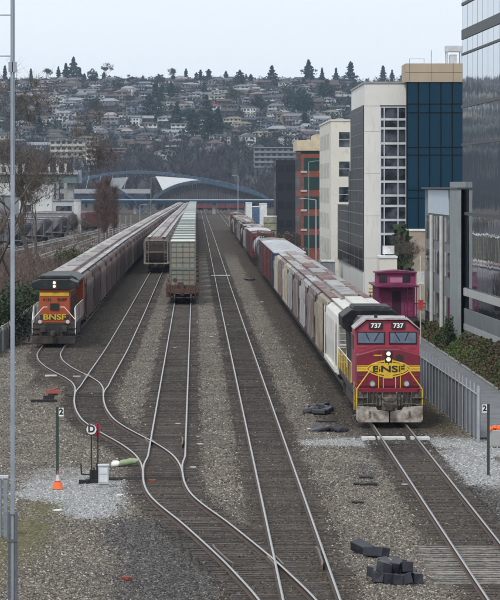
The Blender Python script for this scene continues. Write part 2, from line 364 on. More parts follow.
def track(T, Y0, Y1, label, dz, tz, weather=None, ext=None):
    root = empty('railway_track', (0, 0, 0), label=label, cat='railway track')
    for s in (-1, 1): rail(T, s*.753, Y0, Y1, root, dz)
    y = max(Y0, 86); k = 0
    while k < 98 and y < 1400:
        isw = weather and weather[0] < y < weather[1]
        me = random.choice(tie_weath if isw else tie_meshes)
        o = bpy.data.objects.new('sleeper', me); COL.objects.link(o); o.parent = root
        o.location = (tx(T, y)+random.uniform(-.09, .09)-(.25 if isw else 0), y, tz+random.uniform(-.012, .003)); o.rotation_euler = (random.uniform(-.03, .03), random.uniform(-.006, .006), th(T, y)+random.uniform(-.025, .025))
        if isw: o['label'] = 'bleached weathered grey sleeper'
        k += 1; y += .54+random.uniform(-.05, .05)
    Vv = []; Ff = []
    while y < min(Y1, 520):
        x = tx(T, y); h = th(T, y); L = 1.3; w = .12
        k0 = len(Vv)
        for sx, sy in ((-1, -1), (1, -1), (1, 1), (-1, 1)):
            Vv.append((x+math.cos(h)*sx*L-math.sin(h)*sy*w, y+math.sin(h)*sx*L+math.cos(h)*sy*w, tz+random.uniform(-.01, .004)))
        Ff.append((k0, k0+1, k0+2, k0+3)); y += .52
    if Ff: o = raw_mesh('sleeper_bed', Vv, Ff, tie_m, root); o['kind'] = 'stuff'
    return root
trk_main = track(T4, 78, 1500, 'straight railway track with bright rails up the middle of the yard', 0, -.163)
trk_c = track(T1, 80, 1450, 'track curving by switches from the orange locomotive down to the straight middle track', -.003, -.158)
track(T2, 175.5, 1450, 'track leading down from the string of brown hopper wagons to a switch', -.006, -.160)
track(T3, 128.5, 1450, 'track leading down from the double stacked containers to a switch', -.006, -.156)
track(T5, 80, 1450, 'track under the red locomotive with bleached sleepers near its end', 0, -.163, weather=(93, 103))
frog_m = mat('manganese_frog_steel', (.17, .13, .11), .6, .4, var=.3, scale=4)
def gbar(T, off, Y0, Y1, parent, nm='guard_rail'):
    mbg = MB(); n_ = 6; w = .028
    for k in range(n_):
        a, b_ = Y0+(Y1-Y0)*k/n_, Y0+(Y1-Y0)*(k+1)/n_
        xa, xb = tx(T, a)+off, tx(T, b_)+off
        if k == 0: xa += -.05*np.sign(off)
        if k == n_-1: xb += -.05*np.sign(off)
        z0, z1 = -.17, .012
        mbg.quad((xa-w, a, z1), (xa+w, a, z1), (xb+w, b_, z1), (xb-w, b_, z1)); mbg.quad((xa-w, a, z0), (xa-w, a, z1), (xb-w, b_, z1), (xb-w, b_, z0)); mbg.quad((xa+w, a, z0), (xb+w, b_, z0), (xb+w, b_, z1), (xa+w, a, z1))
        if k == 0: mbg.quad((xa-w, a, z0), (xa+w, a, z0), (xa+w, a, z1), (xa-w, a, z1))
    mbg.build(nm, frog_m, parent)
gbar(T4, .62, 96.5, 101.5, trk_main); gbar(T1, -.62, 97, 102, trk_c); gbar(T3, .62, 141.5, 146, trk_main)
def frog(px, py, parent, ang):
    x, y = P(px, py); mbf = MB(); R = Matrix.Translation((x, y, 0)) @ Matrix.Rotation(ang, 4, 'Z')
    for s in (-1, 1): mbf.box(s*.12-.03, s*.12+.03, -1.2, 1.0, -.17, -.012, R=R)
    mbf.build('frog', frog_m, parent)
frog(275, 559, trk_main, .08); frog(150, 440, trk_c, .1); frog(88, 375, trk_c, .12)
# switch rods across the points
rod_m = mat('black_switch_rod', (.03, .028, .026), .7)
for (px0, px1, py, lab) in ((68, 112, 394, 'black switch rods across the upper set of points'), (88, 188, 475, 'black switch rods across the lower set of points')):
    x0, y0 = P(px0, py); x1, _ = P(px1, py); mbr = MB()
    for q in (0, .5): mbr.box(x0, x1, y0+q, y0+q+.07, -.19, -.13)
    mbr.box(x0+.1, x0+.35, y0-.1, y0+.6, -.19, -.08)
    tag(mbr.build('switch_rod', rod_m), lab, 'switch rod')
plank_m = mat('white_painted_plank', (.55, .55, .53), .6, var=.15, scale=3, dirt=(.3, .28, .25), dirt_amt=.25)
for (a, b_, lab) in ((362, 375.5, 'white board left of the rails in front of the plow'), (378, 405.5, 'white board between the rails in front of the plow'), (411, 430, 'white board right of the rails in front of the plow')):
    xa, ya = P(a, 436); xb, _ = P(b_, 436); tag(MB().box(xa, xb, ya, ya+.9, -.2, -.07).build('white_plank', plank_m), lab, 'board')
x0, y0 = P(211, 275); x1, _ = P(230, 275)
tag(MB().box(x0, x1, y0, y0+1.6, -.12, -.03).build('white_plank', plank_m), 'white painted board lying across the middle track', 'board')
for (a, b_, py, w, lab) in ((45, 57, 373.5, .5, 'white plank on the gravel left of the curving track near the orange locomotive'), (73, 80.5, 374.3, .35, 'short white plank between the rails near the orange locomotive')):
    xa, ya = P(a, py); xb, _ = P(b_, py)
    tag(MB().box(xa, xb, ya, ya+w, -.2, -.1).build('white_plank', plank_m), lab, 'board')

# ------------------------------------------------------------------ rolling stock
blackm = mat('black_underframe', (.028, .026, .025), .8, var=.3, scale=3, dirt=(.10, .075, .055), dirt_amt=.45)
wheelm = mat('rusty_wheel_steel', (.07, .05, .04), .6, .3, var=.3, scale=4)
treadm = mat('wheel_tread', (.45, .45, .46), .35, .9)
def bogie_mb():
    m = MB()
    for sx in (-1, 1):
        m.prism([(-1.15, .42), (-.85, .3), (.85, .3), (1.15, .42), (1.1, .62), (.35, .85), (-.35, .85), (-1.1, .62)], sx*1.0-.07, sx*1.0+.07, axis='x')
        m.box(sx*.98-.12, sx*.98+.12, -.3, .3, .32, .72)
    m.box(-1.1, 1.1, -.18, .18, .5, .8)
    return m
def wheels_mb(yw=.9, r=.46):
    m = MB()
    for y in (-yw, yw):
        m.tube((-.8, y, r), (.8, y, r), .08, n=8)
        for s in (-1, 1):
            m.tube((s*.70, y, r), (s*.73, y, r), r+.03, n=20); m.tube((s*.73, y, r), (s*.84, y, r), r, n=20, m=0)
    return m
def bogie(parent, y):
    b_ = bogie_mb().build('bogie', blackm, parent, loc=(0, y, 0)); wheels_mb().build('wheel_set', wheelm, b_, smooth=False); return b_
def coupler(parent, y, s):
    m = MB().box(-.14, .14, min(y, y+s*.6), max(y, y+s*.6), .72, .98).box(-.22, .1, min(y+s*.45, y+s*.8), max(y+s*.45, y+s*.8), .68, 1.02)
    return m.build('coupler', blackm, parent, bevel=.03)
def ladder(m, x, y, z0, z1, w=.22, ax='y', r=.018, mi=0):
    for s in (-1, 1):
        p = (x+s*w, y) if ax == 'x' else (x, y+s*w); m.tube((*p, z0), (*p, z1), r*1.2, n=4, m=mi)
    z = z0+.15
    while z < z1:
        if ax == 'x': m.tube((x-w, y, z), (x+w, y, z), r, n=4, m=mi)
        else: m.tube((x, y-w, z), (x, y+w, z), r, n=4, m=mi)
        z += .38
def ribbed_body(m, L, sec, zlo, zhi, slope, mi=0):
    k = len(m.v); n_ = len(sec)
    def ye(z): return L/2-.45 if z >= zhi else L/2-.45-slope*(zhi-z)/(zhi-zlo)
    for s in (-1, 1):
        for (x, z) in sec: m.v.append((x, s*ye(z), z))
    for i in range(n_-1): m.f.append((k+i, k+i+1, k+n_+i+1, k+n_+i)); m.mi.append(mi)
    for s in (0, 1):
        for i in range(n_//2):
            a, b_ = k+s*n_+i, k+s*n_+i+1; c, d = k+s*n_+n_-1-i, k+s*n_+n_-2-i
            if b_ < d: m.f.append((a, b_, d, c)); m.mi.append(mi)
            elif b_ == d: m.f.append((a, b_, c)); m.mi.append(mi)
def hopper(name, bodym, roofm, ribs, label=None, group=None, L=17.2, hatch=None, cat='hopper wagon', endm=None):
    root = empty(name, (0, 0, 0), label=label, cat=cat, group=group)
    sec = [(-1.46, 1.25), (-1.55, 2.5), (-1.53, 3.65), (-1.44, 4.02), (-1.2, 4.25), (-.45, 4.42), (0, 4.45), (.45, 4.42), (1.2, 4.25), (1.44, 4.02), (1.53, 3.65), (1.55, 2.5), (1.46, 1.25)]
    m = MB(); ribbed_body(m, L, sec, 1.25, 3.2, 2.2)
    if ribs:
        yy = -L/2+.7
        while yy < L/2-.6:
            for s in (-1, 1):
                x0, x1 = sorted((s*1.5, s*1.66)); 
                if abs(yy) < L/2-2.6: m.box(x0, x1, yy-.05, yy+.05, 1.2, 3.75)
                else: m.box(x0, x1, yy-.05, yy+.05, 2.9, 3.75)
                xa, xb = sorted((s*1.36, s*1.5)); m.box(xa, xb, yy-.05, yy+.05, 3.6, 4.2)
            yy += ribs
    o = m.build('body', bodym, root)
    m = MB()
    for s in (-1, 1):
        x0, x1 = sorted((s*1.42, s*1.6)); m.box(x0, x1, -L/2+.1, L/2-.1, 1.08, 1.3)      # side sill
        for e in (-1, 1):
            y_ = e*(L/2-.25)
            m.box(min(s*1.35, s*1.5), max(s*1.35, s*1.5), y_-.07, y_+.07, 1.0, 4.05)      # corner post
            ladder(m, s*1.58, e*(L/2-.75), 1.1, 4.1, ax='y'); ladder(m, s*1.2, e*(L/2-.12), 1.1, 4.2, ax='x')
    for e in (-1, 1):
        y0, y1 = sorted((e*(L/2-.9), e*(L/2))); m.box(-1.5, 1.5, y0, y1, 1.0, 1.16)
        y0, y1 = sorted((e*(L/2-.35), e*(L/2-.2))); m.box(-1.36, 1.36, y0, y1, 3.95, 4.12); m.box(-1.36, 1.36, y0, y1, 2.5, 2.58)
    m.box(-.25, .25, -L/2+.3, L/2-.3, .8, 1.08)
    m.build('frame', endm or bodym, root)
    m = MB()
    for c in (-4.4, 0, 4.4):
        k = len(m.v)
        for (hx, hy, z) in ((1.4, 2.1, 1.25), (.55, .6, .38)):
            for sx, sy in ((-1, -1), (1, -1), (1, 1), (-1, 1)): m.v.append((sx*hx, c+sy*hy, z))
        for j in range(4): m.f.append((k+j, k+(j+1) % 4, k+4+(j+1) % 4, k+4+j)); m.mi.append(0)
        m.f.append((k+7, k+6, k+5, k+4)); m.mi.append(0)
    m.build('hopper_chute', blackm, root)
    m = MB()
    m.box(-.42, .42, -L/2+.8, L/2-.8, 4.40, 4.56)
    yy = -L/2+1.2
    while yy < L/2-1.5: m.box(-.47, .47, yy, yy+1.0, 4.55, 4.63); yy += 1.25
    m.build('roof_hatch', hatch or roofm, root)
    for s in (-1, 1):
        x0, x1 = sorted((s*.72, s*1.18)); m = MB(); yy = -L/2+.15
        while yy < L/2-.5: m.box(x0, x1, yy, yy+1.02, 4.42, 4.47); yy += 1.06
        m.build('roof_walkway', roofm, root)
    bogie(root, -L/2+2.1); bogie(root, L/2-2.1); coupler(root, -L/2, -1); coupler(root, L/2, 1)
    return root
def boxcar(name, bodym, roofm, label=None, group=None, L=16.5, top=4.55, cat='box wagon', doorm=None):
    root = empty(name, (0, 0, 0), label=label, cat=cat, group=group); m = MB()
    m.box(-1.5, 1.5, -L/2+.3, L/2-.3, 1.05, top-.15)
    yy = -L/2+.35
    while yy < L/2-.3:
        if abs(yy) > 1.9:
            for s in (-1, 1): m.box(min(s*1.49, s*1.57), max(s*1.49, s*1.57), yy, yy+.09, 1.05, top-.2)
        yy += .75
    for e in (-1, 1):
        z = 1.3
        while z < top-.4: y0, y1 = sorted((e*(L/2-.31), e*(L/2-.22))); m.box(-1.4, 1.4, y0, y1, z, z+.14); z += .36
        ladder(m, 1.15, e*(L/2-.1), 1.0, 3.0, ax='x')
    m.build('body', bodym, root)
    m = MB().prism([(-1.56, top-.18), (1.56, top-.18), (1.56, top-.1), (0, top+.02), (-1.56, top-.1)], -L/2+.25, L/2-.25)
    yy = -L/2+.5
    while yy < L/2-.4: m.prism([(-1.57, top-.14), (1.57, top-.14), (1.57, top-.06), (0, top+.06), (-1.57, top-.06)], yy, yy+.1); yy += 1.1
    m.build('roof', roofm, root)
    for s in (-1, 1):
        m = MB(); x0, x1 = sorted((s*1.5, s*1.6)); m.box(x0, x1, -1.5, 1.5, 1.1, top-.3)
        for k in range(4): m.box(*sorted((s*1.6, s*1.63)), -1.45, 1.45, 1.5+k*.7, 1.56+k*.7)
        m.build('door', doorm or bodym, root)
    MB().box(-1.3, 1.3, -L/2, L/2, .85, 1.04).build('frame', blackm, root)
    bogie(root, -L/2+2.1); bogie(root, L/2-2.1); coupler(root, -L/2, -1); coupler(root, L/2, 1)
    return root
def tankcar(name, bodym, label=None, group=None, L=15.5, r=1.5):
    root = empty(name, (0, 0, 0), label=label, cat='tank wagon', group=group)
    zc = 1.15+r; m = MB(); rings = [(-L/2+.5, .35), (-L/2+.62, .8), (-L/2+.95, 1.0), (L/2-.95, 1.0), (L/2-.62, .8), (L/2-.5, .35)]; n_ = 24; k = len(m.v)
    for (y, q) in rings:
        for j in range(n_): a = 2*PI*j/n_; m.v.append((math.cos(a)*r*q, y, zc+math.sin(a)*r*q))
    for i in range(len(rings)-1):
        for j in range(n_): a = k+i*n_+j; b_ = k+i*n_+(j+1) % n_; m.f.append((a, b_, b_+n_, a+n_)); m.mi.append(0)
    m.f.append(tuple(range(k, k+n_))); m.mi.append(0); m.f.append(tuple(range(k+len(rings)*n_-1, k+(len(rings)-1)*n_-1, -1))); m.mi.append(0)
    m.build('tank', bodym, root, smooth=True)
    m = MB().tube((0, 0, zc+r-.1), (0, 0, zc+r+.35), .45, n=16).box(-.9, .9, -1.3, 1.3, zc+r-.02, zc+r+.04)
    for s in (-1, 1): m.path([(s*.9, -1.3, zc+r), (s*.9, -1.3, zc+r+.8), (s*.9, 1.3, zc+r+.8), (s*.9, 1.3, zc+r)], .03, n=4); ladder(m, s*1.5, 0, 1.0, zc+r, ax='y')
    m.build('manway', blackm, root)
    MB().box(-.9, .9, -L/2, L/2, .9, 1.15).box(-1.4, 1.4, -L/2, -L/2+.4, .9, 1.1).box(-1.4, 1.4, L/2-.4, L/2, .9, 1.1).build('frame', blackm, root)
    bogie(root, -L/2+1.9); bogie(root, L/2-1.9); coupler(root, -L/2, -1); coupler(root, L/2, 1)
    return root
def simple_body(root):       # low part version for far copies: children merged in a single mesh
    V=[];Fs=[];mi=[];mats=[]
    def rec(o, M):
        for ch in o.children:
            Mc = M @ Matrix.Translation(ch.location)
            if ch.name.split('.')[0] not in ('wheel_set', 'coupler', 'manway'):
                idx = []
                for mm in ch.data.materials:
                    if mm not in mats: mats.append(mm)
                    idx.append(mats.index(mm))
                k = len(V); V.extend([tuple(Mc @ v.co) for v in ch.data.vertices]); Fs.extend([tuple(k+q for q in p.vertices) for p in ch.data.polygons]); mi.extend([idx[p.material_index] for p in ch.data.polygons])
            rec(ch, Mc)
    rec(root, Matrix())
    me = bpy.data.meshes.new(root.name.split('.')[0]); me.from_pydata(V, [], Fs)
    for mm in mats: me.materials.append(mm)
    me.polygons.foreach_set('material_index', mi); me.update(); return me
def place_train(T, Y0, seq, gap=1.15, far=650, far_meshes={}):
    y = Y0
    for (proto, L, label, group) in seq:
        yc = y+L/2
        if yc > far:
            if proto.name not in far_meshes: far_meshes[proto.name] = simple_body(proto)
            o = bpy.data.objects.new(proto.name.split('.')[0], far_meshes[proto.name]); COL.objects.link(o)
            for k in ('category',): o[k] = proto[k]
        elif not proto.get('used'): o = proto; proto['used'] = 1
        else: o = copy_tree(proto)
        o.location = (tx(T, yc), yc, 0); o.rotation_euler = (0, 0, th(T, yc))
        if label: o['label'] = label
        if group: o['group'] = group
        y += L+gap
    return y

darke = mat('dark_grimy_frame', (.05, .04, .038), .8, var=.3, scale=2, dirt=(.14, .11, .10), dirt_amt=.3)  # frames darkened to stand for shaded gaps between wagons, with grime on top
brownh = mat('brown_hopper_paint', (.15, .105, .10), .6, var=.25, scale=.8, dirt=(.21, .18, .165), dirt_amt=.42, streak=True, rand=.4)
browne = mat('dusty_brown_frame', (.16, .13, .115), .7, var=.25, scale=2, dirt=(.30, .27, .23), dirt_amt=.45)
greyroof = mat('dusty_grey_roof_walkway', (.42, .41, .40), .6, var=.25, scale=1, dirt=(.16, .14, .13), dirt_amt=.45, rand=.2)
brownroof = mat('dusty_purple_brown_hatch', (.25, .21, .20), .6, var=.3, scale=1, dirt=(.42, .40, .38), dirt_amt=.42, rand=.3)
tanh = mat('tan_hopper_paint', (.34, .30, .24), .65, var=.2, scale=.8, dirt=(.12, .09, .07), dirt_amt=.4, streak=True)
greyh = mat('grey_hopper_paint', (.37, .36, .37), .65, var=.2, scale=.8, dirt=(.15, .12, .11), dirt_amt=.42, streak=True, rand=.12)
whiteh = mat('white_hopper_paint', (.68, .66, .61), .55, var=.12, scale=.8, dirt=(.33, .28, .22), dirt_amt=.3, streak=True)
purph = mat('dull_mauve_hopper_paint', (.19, .15, .145), .65, var=.25, scale=.8, dirt=(.36, .33, .32), dirt_amt=.35, streak=True)
maroon = mat('maroon_boxcar_paint', (.12, .032, .032), .6, var=.25, scale=.8, dirt=(.30, .24, .22), dirt_amt=.2, streak=True)
whiter = mat('pale_galvanised_roof', (.56, .58, .61), .5, var=.15, scale=1, dirt=(.3, .25, .22), dirt_amt=.3)
redroof = mat('rusty_red_roof', (.16, .075, .07), .7, var=.25, scale=1, dirt=(.45, .42, .4), dirt_amt=.35)
silver = mat('grey_tank_paint', (.36, .37, .40), .5, var=.15, scale=.8, dirt=(.12, .1, .09), dirt_amt=.4, streak=True)
darkb = mat('black_tank_paint', (.05, .05, .055), .5, var=.2, scale=1, dirt=(.16, .14, .12), dirt_amt=.35, streak=True)
navy = mat('navy_boxcar_paint', (.03, .045, .09), .6, var=.2, scale=1, dirt=(.12, .12, .13), dirt_amt=.3)

hp_brown = hopper('hopper_wagon', brownh, greyroof, 1.15, hatch=brownroof, endm=darke)
hp_brown2 = hopper('hopper_wagon', brownh, greyroof, 1.15, hatch=brownroof, endm=tanh)
# ---- orange locomotive, hood end leading
def handrail(m, pts, r=.028, mi=0): m.path(pts, r, n=6, m=mi)
orange = mat('orange_locomotive_paint', (.40, .075, .018), .5, var=.15, scale=1.2, dirt=(.16, .06, .03), dirt_amt=.35)
dkgreen = mat('dark_green_roof_paint', (.010, .014, .015), .5, var=.2, scale=2, dirt=(.05, .05, .05), dirt_amt=.3)
yellow = mat('yellow_stripe_paint', (.62, .42, .03), .5, var=.12, scale=2, dirt=(.3, .2, .05), dirt_amt=.3)
white_p = mat('white_handrail_paint', (.8, .8, .78), .5)
lampm = emis('lit_headlamp', (1, .86, .58), 1.1)
glass_d = mat('dark_window_glass', (.02, .025, .03), .08, spec=.8, var=.1)
def loco_under(root, L, w, dm, axles=3):
    MB().box(-w/2, w/2, .9, L-.9, 1.18, 1.5).box(-w/2+.1, w/2-.1, L*.33, L*.66, .45, 1.18).build('underframe', dm, root, bevel=.04)
    for yc in (4.2, L-4.2):
        m = MB()
        for s in (-1, 1): m.box(*sorted((s*1.05, s*1.25)), -2.4, 2.4, .45, .95); [m.box(*sorted((s*1.1, s*1.32)), q-.28, q+.28, .3, .8) for q in (-1.8, 0, 1.8)]
        b_ = m.build('bogie', dm, root, loc=(0, yc, 0))
        m = MB()
        for y in (-1.8, 0, 1.8):
            m.tube((-.8, y, .52), (.8, y, .52), .1, n=8)
            for s in (-1, 1): m.tube((s*.7, y, .52), (s*.84, y, .52), .52, n=20)
        m.build('wheel_set', wheelm, b_)
LY = 229.0
lo = empty('diesel_locomotive', (tx(T1, LY), LY, 0), th(T1, LY+8), 'orange and black diesel locomotive with one lit headlamp heading the brown hopper train', 'locomotive')
loco_under(lo, 18.5, 2.9, blackm)
LH = 18.0
hb = MB().prism([(-1.05, 1.5), (1.05, 1.5), (1.05, 3.75), (.85, 4.0), (-.85, 4.0), (-1.05, 3.75)], 1.5, 15.2); hb.build('hood', orange, lo, bevel=.05)
MB().prism([(-.9, 4.0), (.9, 4.0), (1.2, 4.2), (1.52, 4.15), (1.55, 4.32), (1.3, 4.55), (.9, 4.72), (-.9, 4.72), (-1.3, 4.55), (-1.55, 4.32), (-1.52, 4.15), (-1.2, 4.2)], 5.4, 15.4).build('roof', dkgreen, lo, bevel=.03)
MB().prism([(-1.06, 3.80), (1.06, 3.80), (1.52, 3.92), (1.58, 4.28), (1.05, 4.50), (-1.05, 4.50), (-1.58, 4.28), (-1.52, 3.92)], 1.3, 5.4).box(-1.05, 1.05, 2.4, 5.2, 4.5, 4.72).build('radiator_housing', dkgreen, lo, bevel=.04)
m = MB()
for q in range(9): m.box(-1.0, 1.0, 2.4+q*.3, 2.5+q*.3, 4.72, 4.76)
m.build('radiator_grille', mat('grey_grille_metal', (.16, .17, .18), .6), lo)
MB().box(-1.0, 1.0, 1.47, 1.5, 3.36, 3.58).build('upper_stripe', yellow, lo)
MB().box(-1.0, 1.0, 1.47, 1.5, 1.72, 2.06).build('lower_stripe', mat('dark_lettering_band', (.04, .03, .02), .5), lo)
text_mesh('lettering', 'BNSF', .52, yellow, lo, (0, 1.455, 1.89), sx=1.35, bold=.03)
text_mesh('number', '4131', .26, mat('black_lettering', (.02, .02, .02), .5), lo, (-.5, 1.47, 3.1), sx=1.2); text_mesh('number', 'BNSF', .26, MATS['black_lettering'], lo, (.52, 1.47, 3.1), sx=1.1)
MB().box(-.3, .3, 1.4, 1.5, 2.4, 2.85).build('number_box', MATS['black_lettering'], lo)
hl = MB().box(-.2, .2, 1.22, 1.3, 3.82, 4.45).build('headlight_housing', blackm, lo)
MB().tube((0, 1.18, 4.27), (0, 1.24, 4.27), .10, n=16).build('lens', lampm, hl); MB().tube((0, 1.18, 4.03), (0, 1.24, 4.03), .10, n=16).build('lens', lampm, hl)
MB().prism([(-1.5, 1.5), (1.5, 1.5), (1.5, 4.2), (1.1, 4.65), (-1.1, 4.65), (-1.5, 4.2)], 15.4, 17.3).build('cab', orange, lo, bevel=.05)
MB().box(-1.0, 1.0, 17.3, 18.3, 1.5, 3.0).build('short_hood', orange, lo, bevel=.05)
# pilot
m = MB().box(-1.5, 1.5, .55, .75, .55, 1.5).box(-1.5, 1.5, .55, 1.5, 1.42, 1.52).prism([(-1.45, .12), (1.45, .12), (1.5, .62), (-1.5, .62)], .3, .55)
for s in (-1, 1):
    for z in (.45, .8, 1.15): m.box(*sorted((s*1.0, s*1.5)), .42, .58, z, z+.05)
m.box(-.9, -.55, .3, .55, .9, 1.3).box(.55, .9, .3, .55, .9, 1.3)
m.build('pilot', blackm, lo, bevel=.02)
coupler(lo, .5, -1)
m = MB()
for x in (-.8, -.3, .3, .8): m.path([(x, .5, 1.2), (x*1.02, .35, .85), (x*.98, .38, .55)], .035, n=5)
m.build('air_hose', mat('black_rubber', (.02, .02, .02), .7), lo)
for s in (-1, 1):
    m = MB(); m.tube((s*.95, .48, 1.62), (s*.95, .56, 1.62), .13, n=14); m.build('marker_light', mat('pale_lamp_lens', (.6, .6, .58), .2), lo)
m = MB()
for s in (-1, 1):
    handrail(m, [(s*1.48, .5, .75), (s*1.48, .5, 1.75), (s*.72, .55, 2.62), (s*.45, .6, 2.62)], .03)
    handrail(m, [(s*1.48, .5, 1.7), (s*1.42, .8, 2.5), (s*1.45, 1.6, 2.65), (s*1.45, 15, 2.65)], .028)
    for q in range(8): handrail(m, [(s*1.45, 1.6+q*1.9, 1.5), (s*1.45, 1.6+q*1.9, 2.65)], .02)
m.build('handrail', white_p, lo)
ds = MB()
for s in (-1, 1): ds.prism([(3.0, 1.9), (15, 1.9), (15, 3.2), (3.0, 3.2)], *sorted((s*1.05, s*1.07)), axis='x')
for s in (-1, 1):
    for q in range(14): ds.box(*sorted((s*1.07, s*1.09)), 3.1+q*.85, 3.14+q*.85, 1.6, 3.6)
ds.build('hood_doors', mat('dark_side_panel', (.06, .035, .03), .6, dirt=(.14, .08, .06)), lo)

gl = 'brown covered hopper wagon far back in the long train of the orange locomotive'
ordn = ['first', 'second', 'third', 'fourth', 'fifth', 'sixth']
y = place_train(T1, LY+19.2, [(hp_brown, 17.2, w_+' brown covered hopper wagon behind the orange locomotive', 'brown hoppers behind the orange locomotive') for w_ in ordn]+[(hp_brown, 17.2, gl, 'brown hoppers behind the orange locomotive')]*52)
gl2 = 'brown covered hopper wagon far back in the train left of the containers'
y = place_train(T2, 425, [(hp_brown2, 17.2, 'brown covered hopper wagon with tan end frame standing first in its train', None)]+[(hp_brown2, 17.2, w_+' brown covered hopper wagon from the near end of the train left of the containers', 'brown hoppers left of the containers') for w_ in ordn[1:]]+[(hp_brown2, 17.2, gl2, 'brown hoppers left of the containers')]*41)

# ---- double stack containers on well wagons
contm = mat('pale_green_container', (.25, .255, .21), .65, var=.22, scale=.8, dirt=(.30, .18, .09), dirt_amt=.28, rand=.15, dscale=1.6)
conttop = mat('pale_green_container_roof', (.50, .54, .51), .6, var=.15, scale=.7, dirt=(.36, .38, .36), dirt_amt=.35, rand=.35)
contrib = mat('dark_container_rib', (.13, .14, .12), .7, var=.3, scale=3)
wellm = mat('rusty_well_wagon', (.10, .05, .035), .75, var=.3, scale=2, dirt=(.05, .04, .035), dirt_amt=.4)
def container(name, L=12.2, Hh=2.59, W=2.5):
    root = empty(name, (0, 0, 0), cat='container'); m = MB(); n_ = int(L/.28)
    for s in (-1, 1):       # corrugated sides
        for k in range(n_):
            y0 = -L/2+.15+k*(L-.3)/n_; y1 = y0+(L-.3)/n_; d = (L-.3)/n_*.25; xo, xi = s*(W/2-.01), s*(W/2-.05)
            m.quad((xo, y0, .15), (xo, y0+d*2, .15), (xo, y0+d*2, Hh-.12), (xo, y0, Hh-.12)); m.quad((xo, y0+d*2, .15), (xi, y0+d*2.6, .15), (xi, y0+d*2.6, Hh-.12), (xo, y0+d*2, Hh-.12)); m.quad((xi, y0+d*2.6, .15), (xi, y1-d*.6, .15), (xi, y1-d*.6, Hh-.12), (xi, y0+d*2.6, Hh-.12)); m.quad((xi, y1-d*.6, .15), (xo, y1, .15), (xo, y1, Hh-.12), (xi, y1-d*.6, Hh-.12))
    m.box(-W/2+.03, W/2-.03, -L/2+.05, L/2-.05, .02, .14)
    for e in (-1, 1): y0, y1 = sorted((e*(L/2-.06), e*(L/2-.12))); m.box(-W/2+.06, W/2-.06, y0, y1, .1, Hh-.08)
    m.build('body', contm, root)
    m = MB()
    for sx in (-1, 1):
        for sy in (-1, 1): m.box(sx*(W/2-.08)-.08, sx*(W/2-.08)+.08, sy*(L/2-.07)-.07, sy*(L/2-.07)+.07, 0, Hh)
        m.box(*sorted((sx*(W/2-.1), sx*W/2)), -L/2+.14, L/2-.14, 0, .15); m.box(*sorted((sx*(W/2-.1), sx*W/2)), -L/2+.14, L/2-.14, Hh-.12, Hh)
    for e in (-1, 1):
        y0, y1 = sorted((e*(L/2-.1), e*(L/2)))
        for z in (0, Hh-.12): m.box(-W/2+.16, W/2-.16, y0, y1, z, z+.12)
    m.build('frame', contrib, root)
    m = MB()
    for e in (-1, 1):
        y0, y1 = sorted((e*(L/2-.02), e*(L/2-.06)))
        for z in (.55, 1.05, 1.55, 2.05): m.box(-W/2+.1, W/2-.1, y0, y1, z, z+.06)
        for x in (-.62, .62): m.box(x-.025, x+.025, y0-.01, y1+.01, .12, Hh-.12)
        m.box(-.03, .03, y0, y1, .12, Hh-.12)
    m.build('door_bars', contrib, root)
    m = MB().box(-W/2+.05, W/2-.05, -L/2+.1, L/2-.1, Hh-.06, Hh-.02)
    for k in range(int(L/.6)): m.box(-W/2+.12, W/2-.12, -L/2+.25+k*.6, -L/2+.55+k*.6, Hh-.02, Hh+.005)
    m.build('top', conttop, root); return root
def well_wagon():
    L = 19.0; root = empty('well_wagon', (0, 0, 0), cat='well wagon'); m = MB()
    for s in (-1, 1): m.box(*sorted((s*1.32, s*1.5)), -6.6, 6.6, .45, 1.45)
    for e in (-1, 1):
        y0, y1 = sorted((e*6.5, e*9.3)); m.box(-1.3, 1.3, y0, y1, .95, 1.2); y0, y1 = sorted((e*8.9, e*9.35)); m.box(-1.5, 1.5, y0, y1, .9, 1.3)
        y0, y1 = sorted((e*8.0, e*8.2)); m.box(-1.5, 1.5, y0, y1, 1.2, 1.6); m.box(-.5, .1, *sorted((e*8.3, e*8.7)), 1.2, 1.9)
        for s in (-1, 1): ladder(m, s*1.35, e*9.38, .45, 1.9, w=.18, ax='x', r=.025)
        m.tube((-.7, e*9.3, 1.3), (-.7, e*9.3, 2.1), .03); m.tube((-.7, e*9.36, 2.1), (-.7, e*9.3, 2.1), .22, n=12)
    m.box(-1.3, 1.3, -6.5, 6.5, .4, .5); m.build('frame', wellm, root)
    bogie(root, -8.1); bogie(root, 8.1); coupler(root, -9.3, -1); coupler(root, 9.3, 1); return root
cpt = container('shipping_container'); wpt = well_wagon()
cfar = simple_body(cpt); wfar = simple_body(wpt); Y = 313+9.5
for k in range(42):
    far = Y > 600
    for j in range(3):
        if far: o = bpy.data.objects.new('well_wagon' if j == 0 else 'shipping_container', wfar if j == 0 else cfar); COL.objects.link(o); o['category'] = 'well wagon' if j == 0 else 'container'
        else: o = (wpt if j == 0 else cpt) if (k == 0 and j < 2) else copy_tree(wpt if j == 0 else cpt)
        o.location = (tx(T3, Y), Y+(0 if j != 2 else random.uniform(-.3, .3)), (0, .5, 3.1)[j]); o.rotation_euler = (0, 0, th(T3, Y))
        if k == 0:
            o['label'] = ('rust brown well wagon nearest the camera with railings and wheels under stacked containers', 'lower pale green container at the near end of the container train', 'upper pale green container at the near end of the container train with rust spots')[j]
        else:
            o['label'] = ('well wagon further back in the double stacked container train', 'lower pale green container further back in the container train', 'upper pale green container further back in the container train')[j]
            o['group'] = ('well wagons further back', 'lower containers further back', 'upper containers further back')[j]
    Y += 19.6

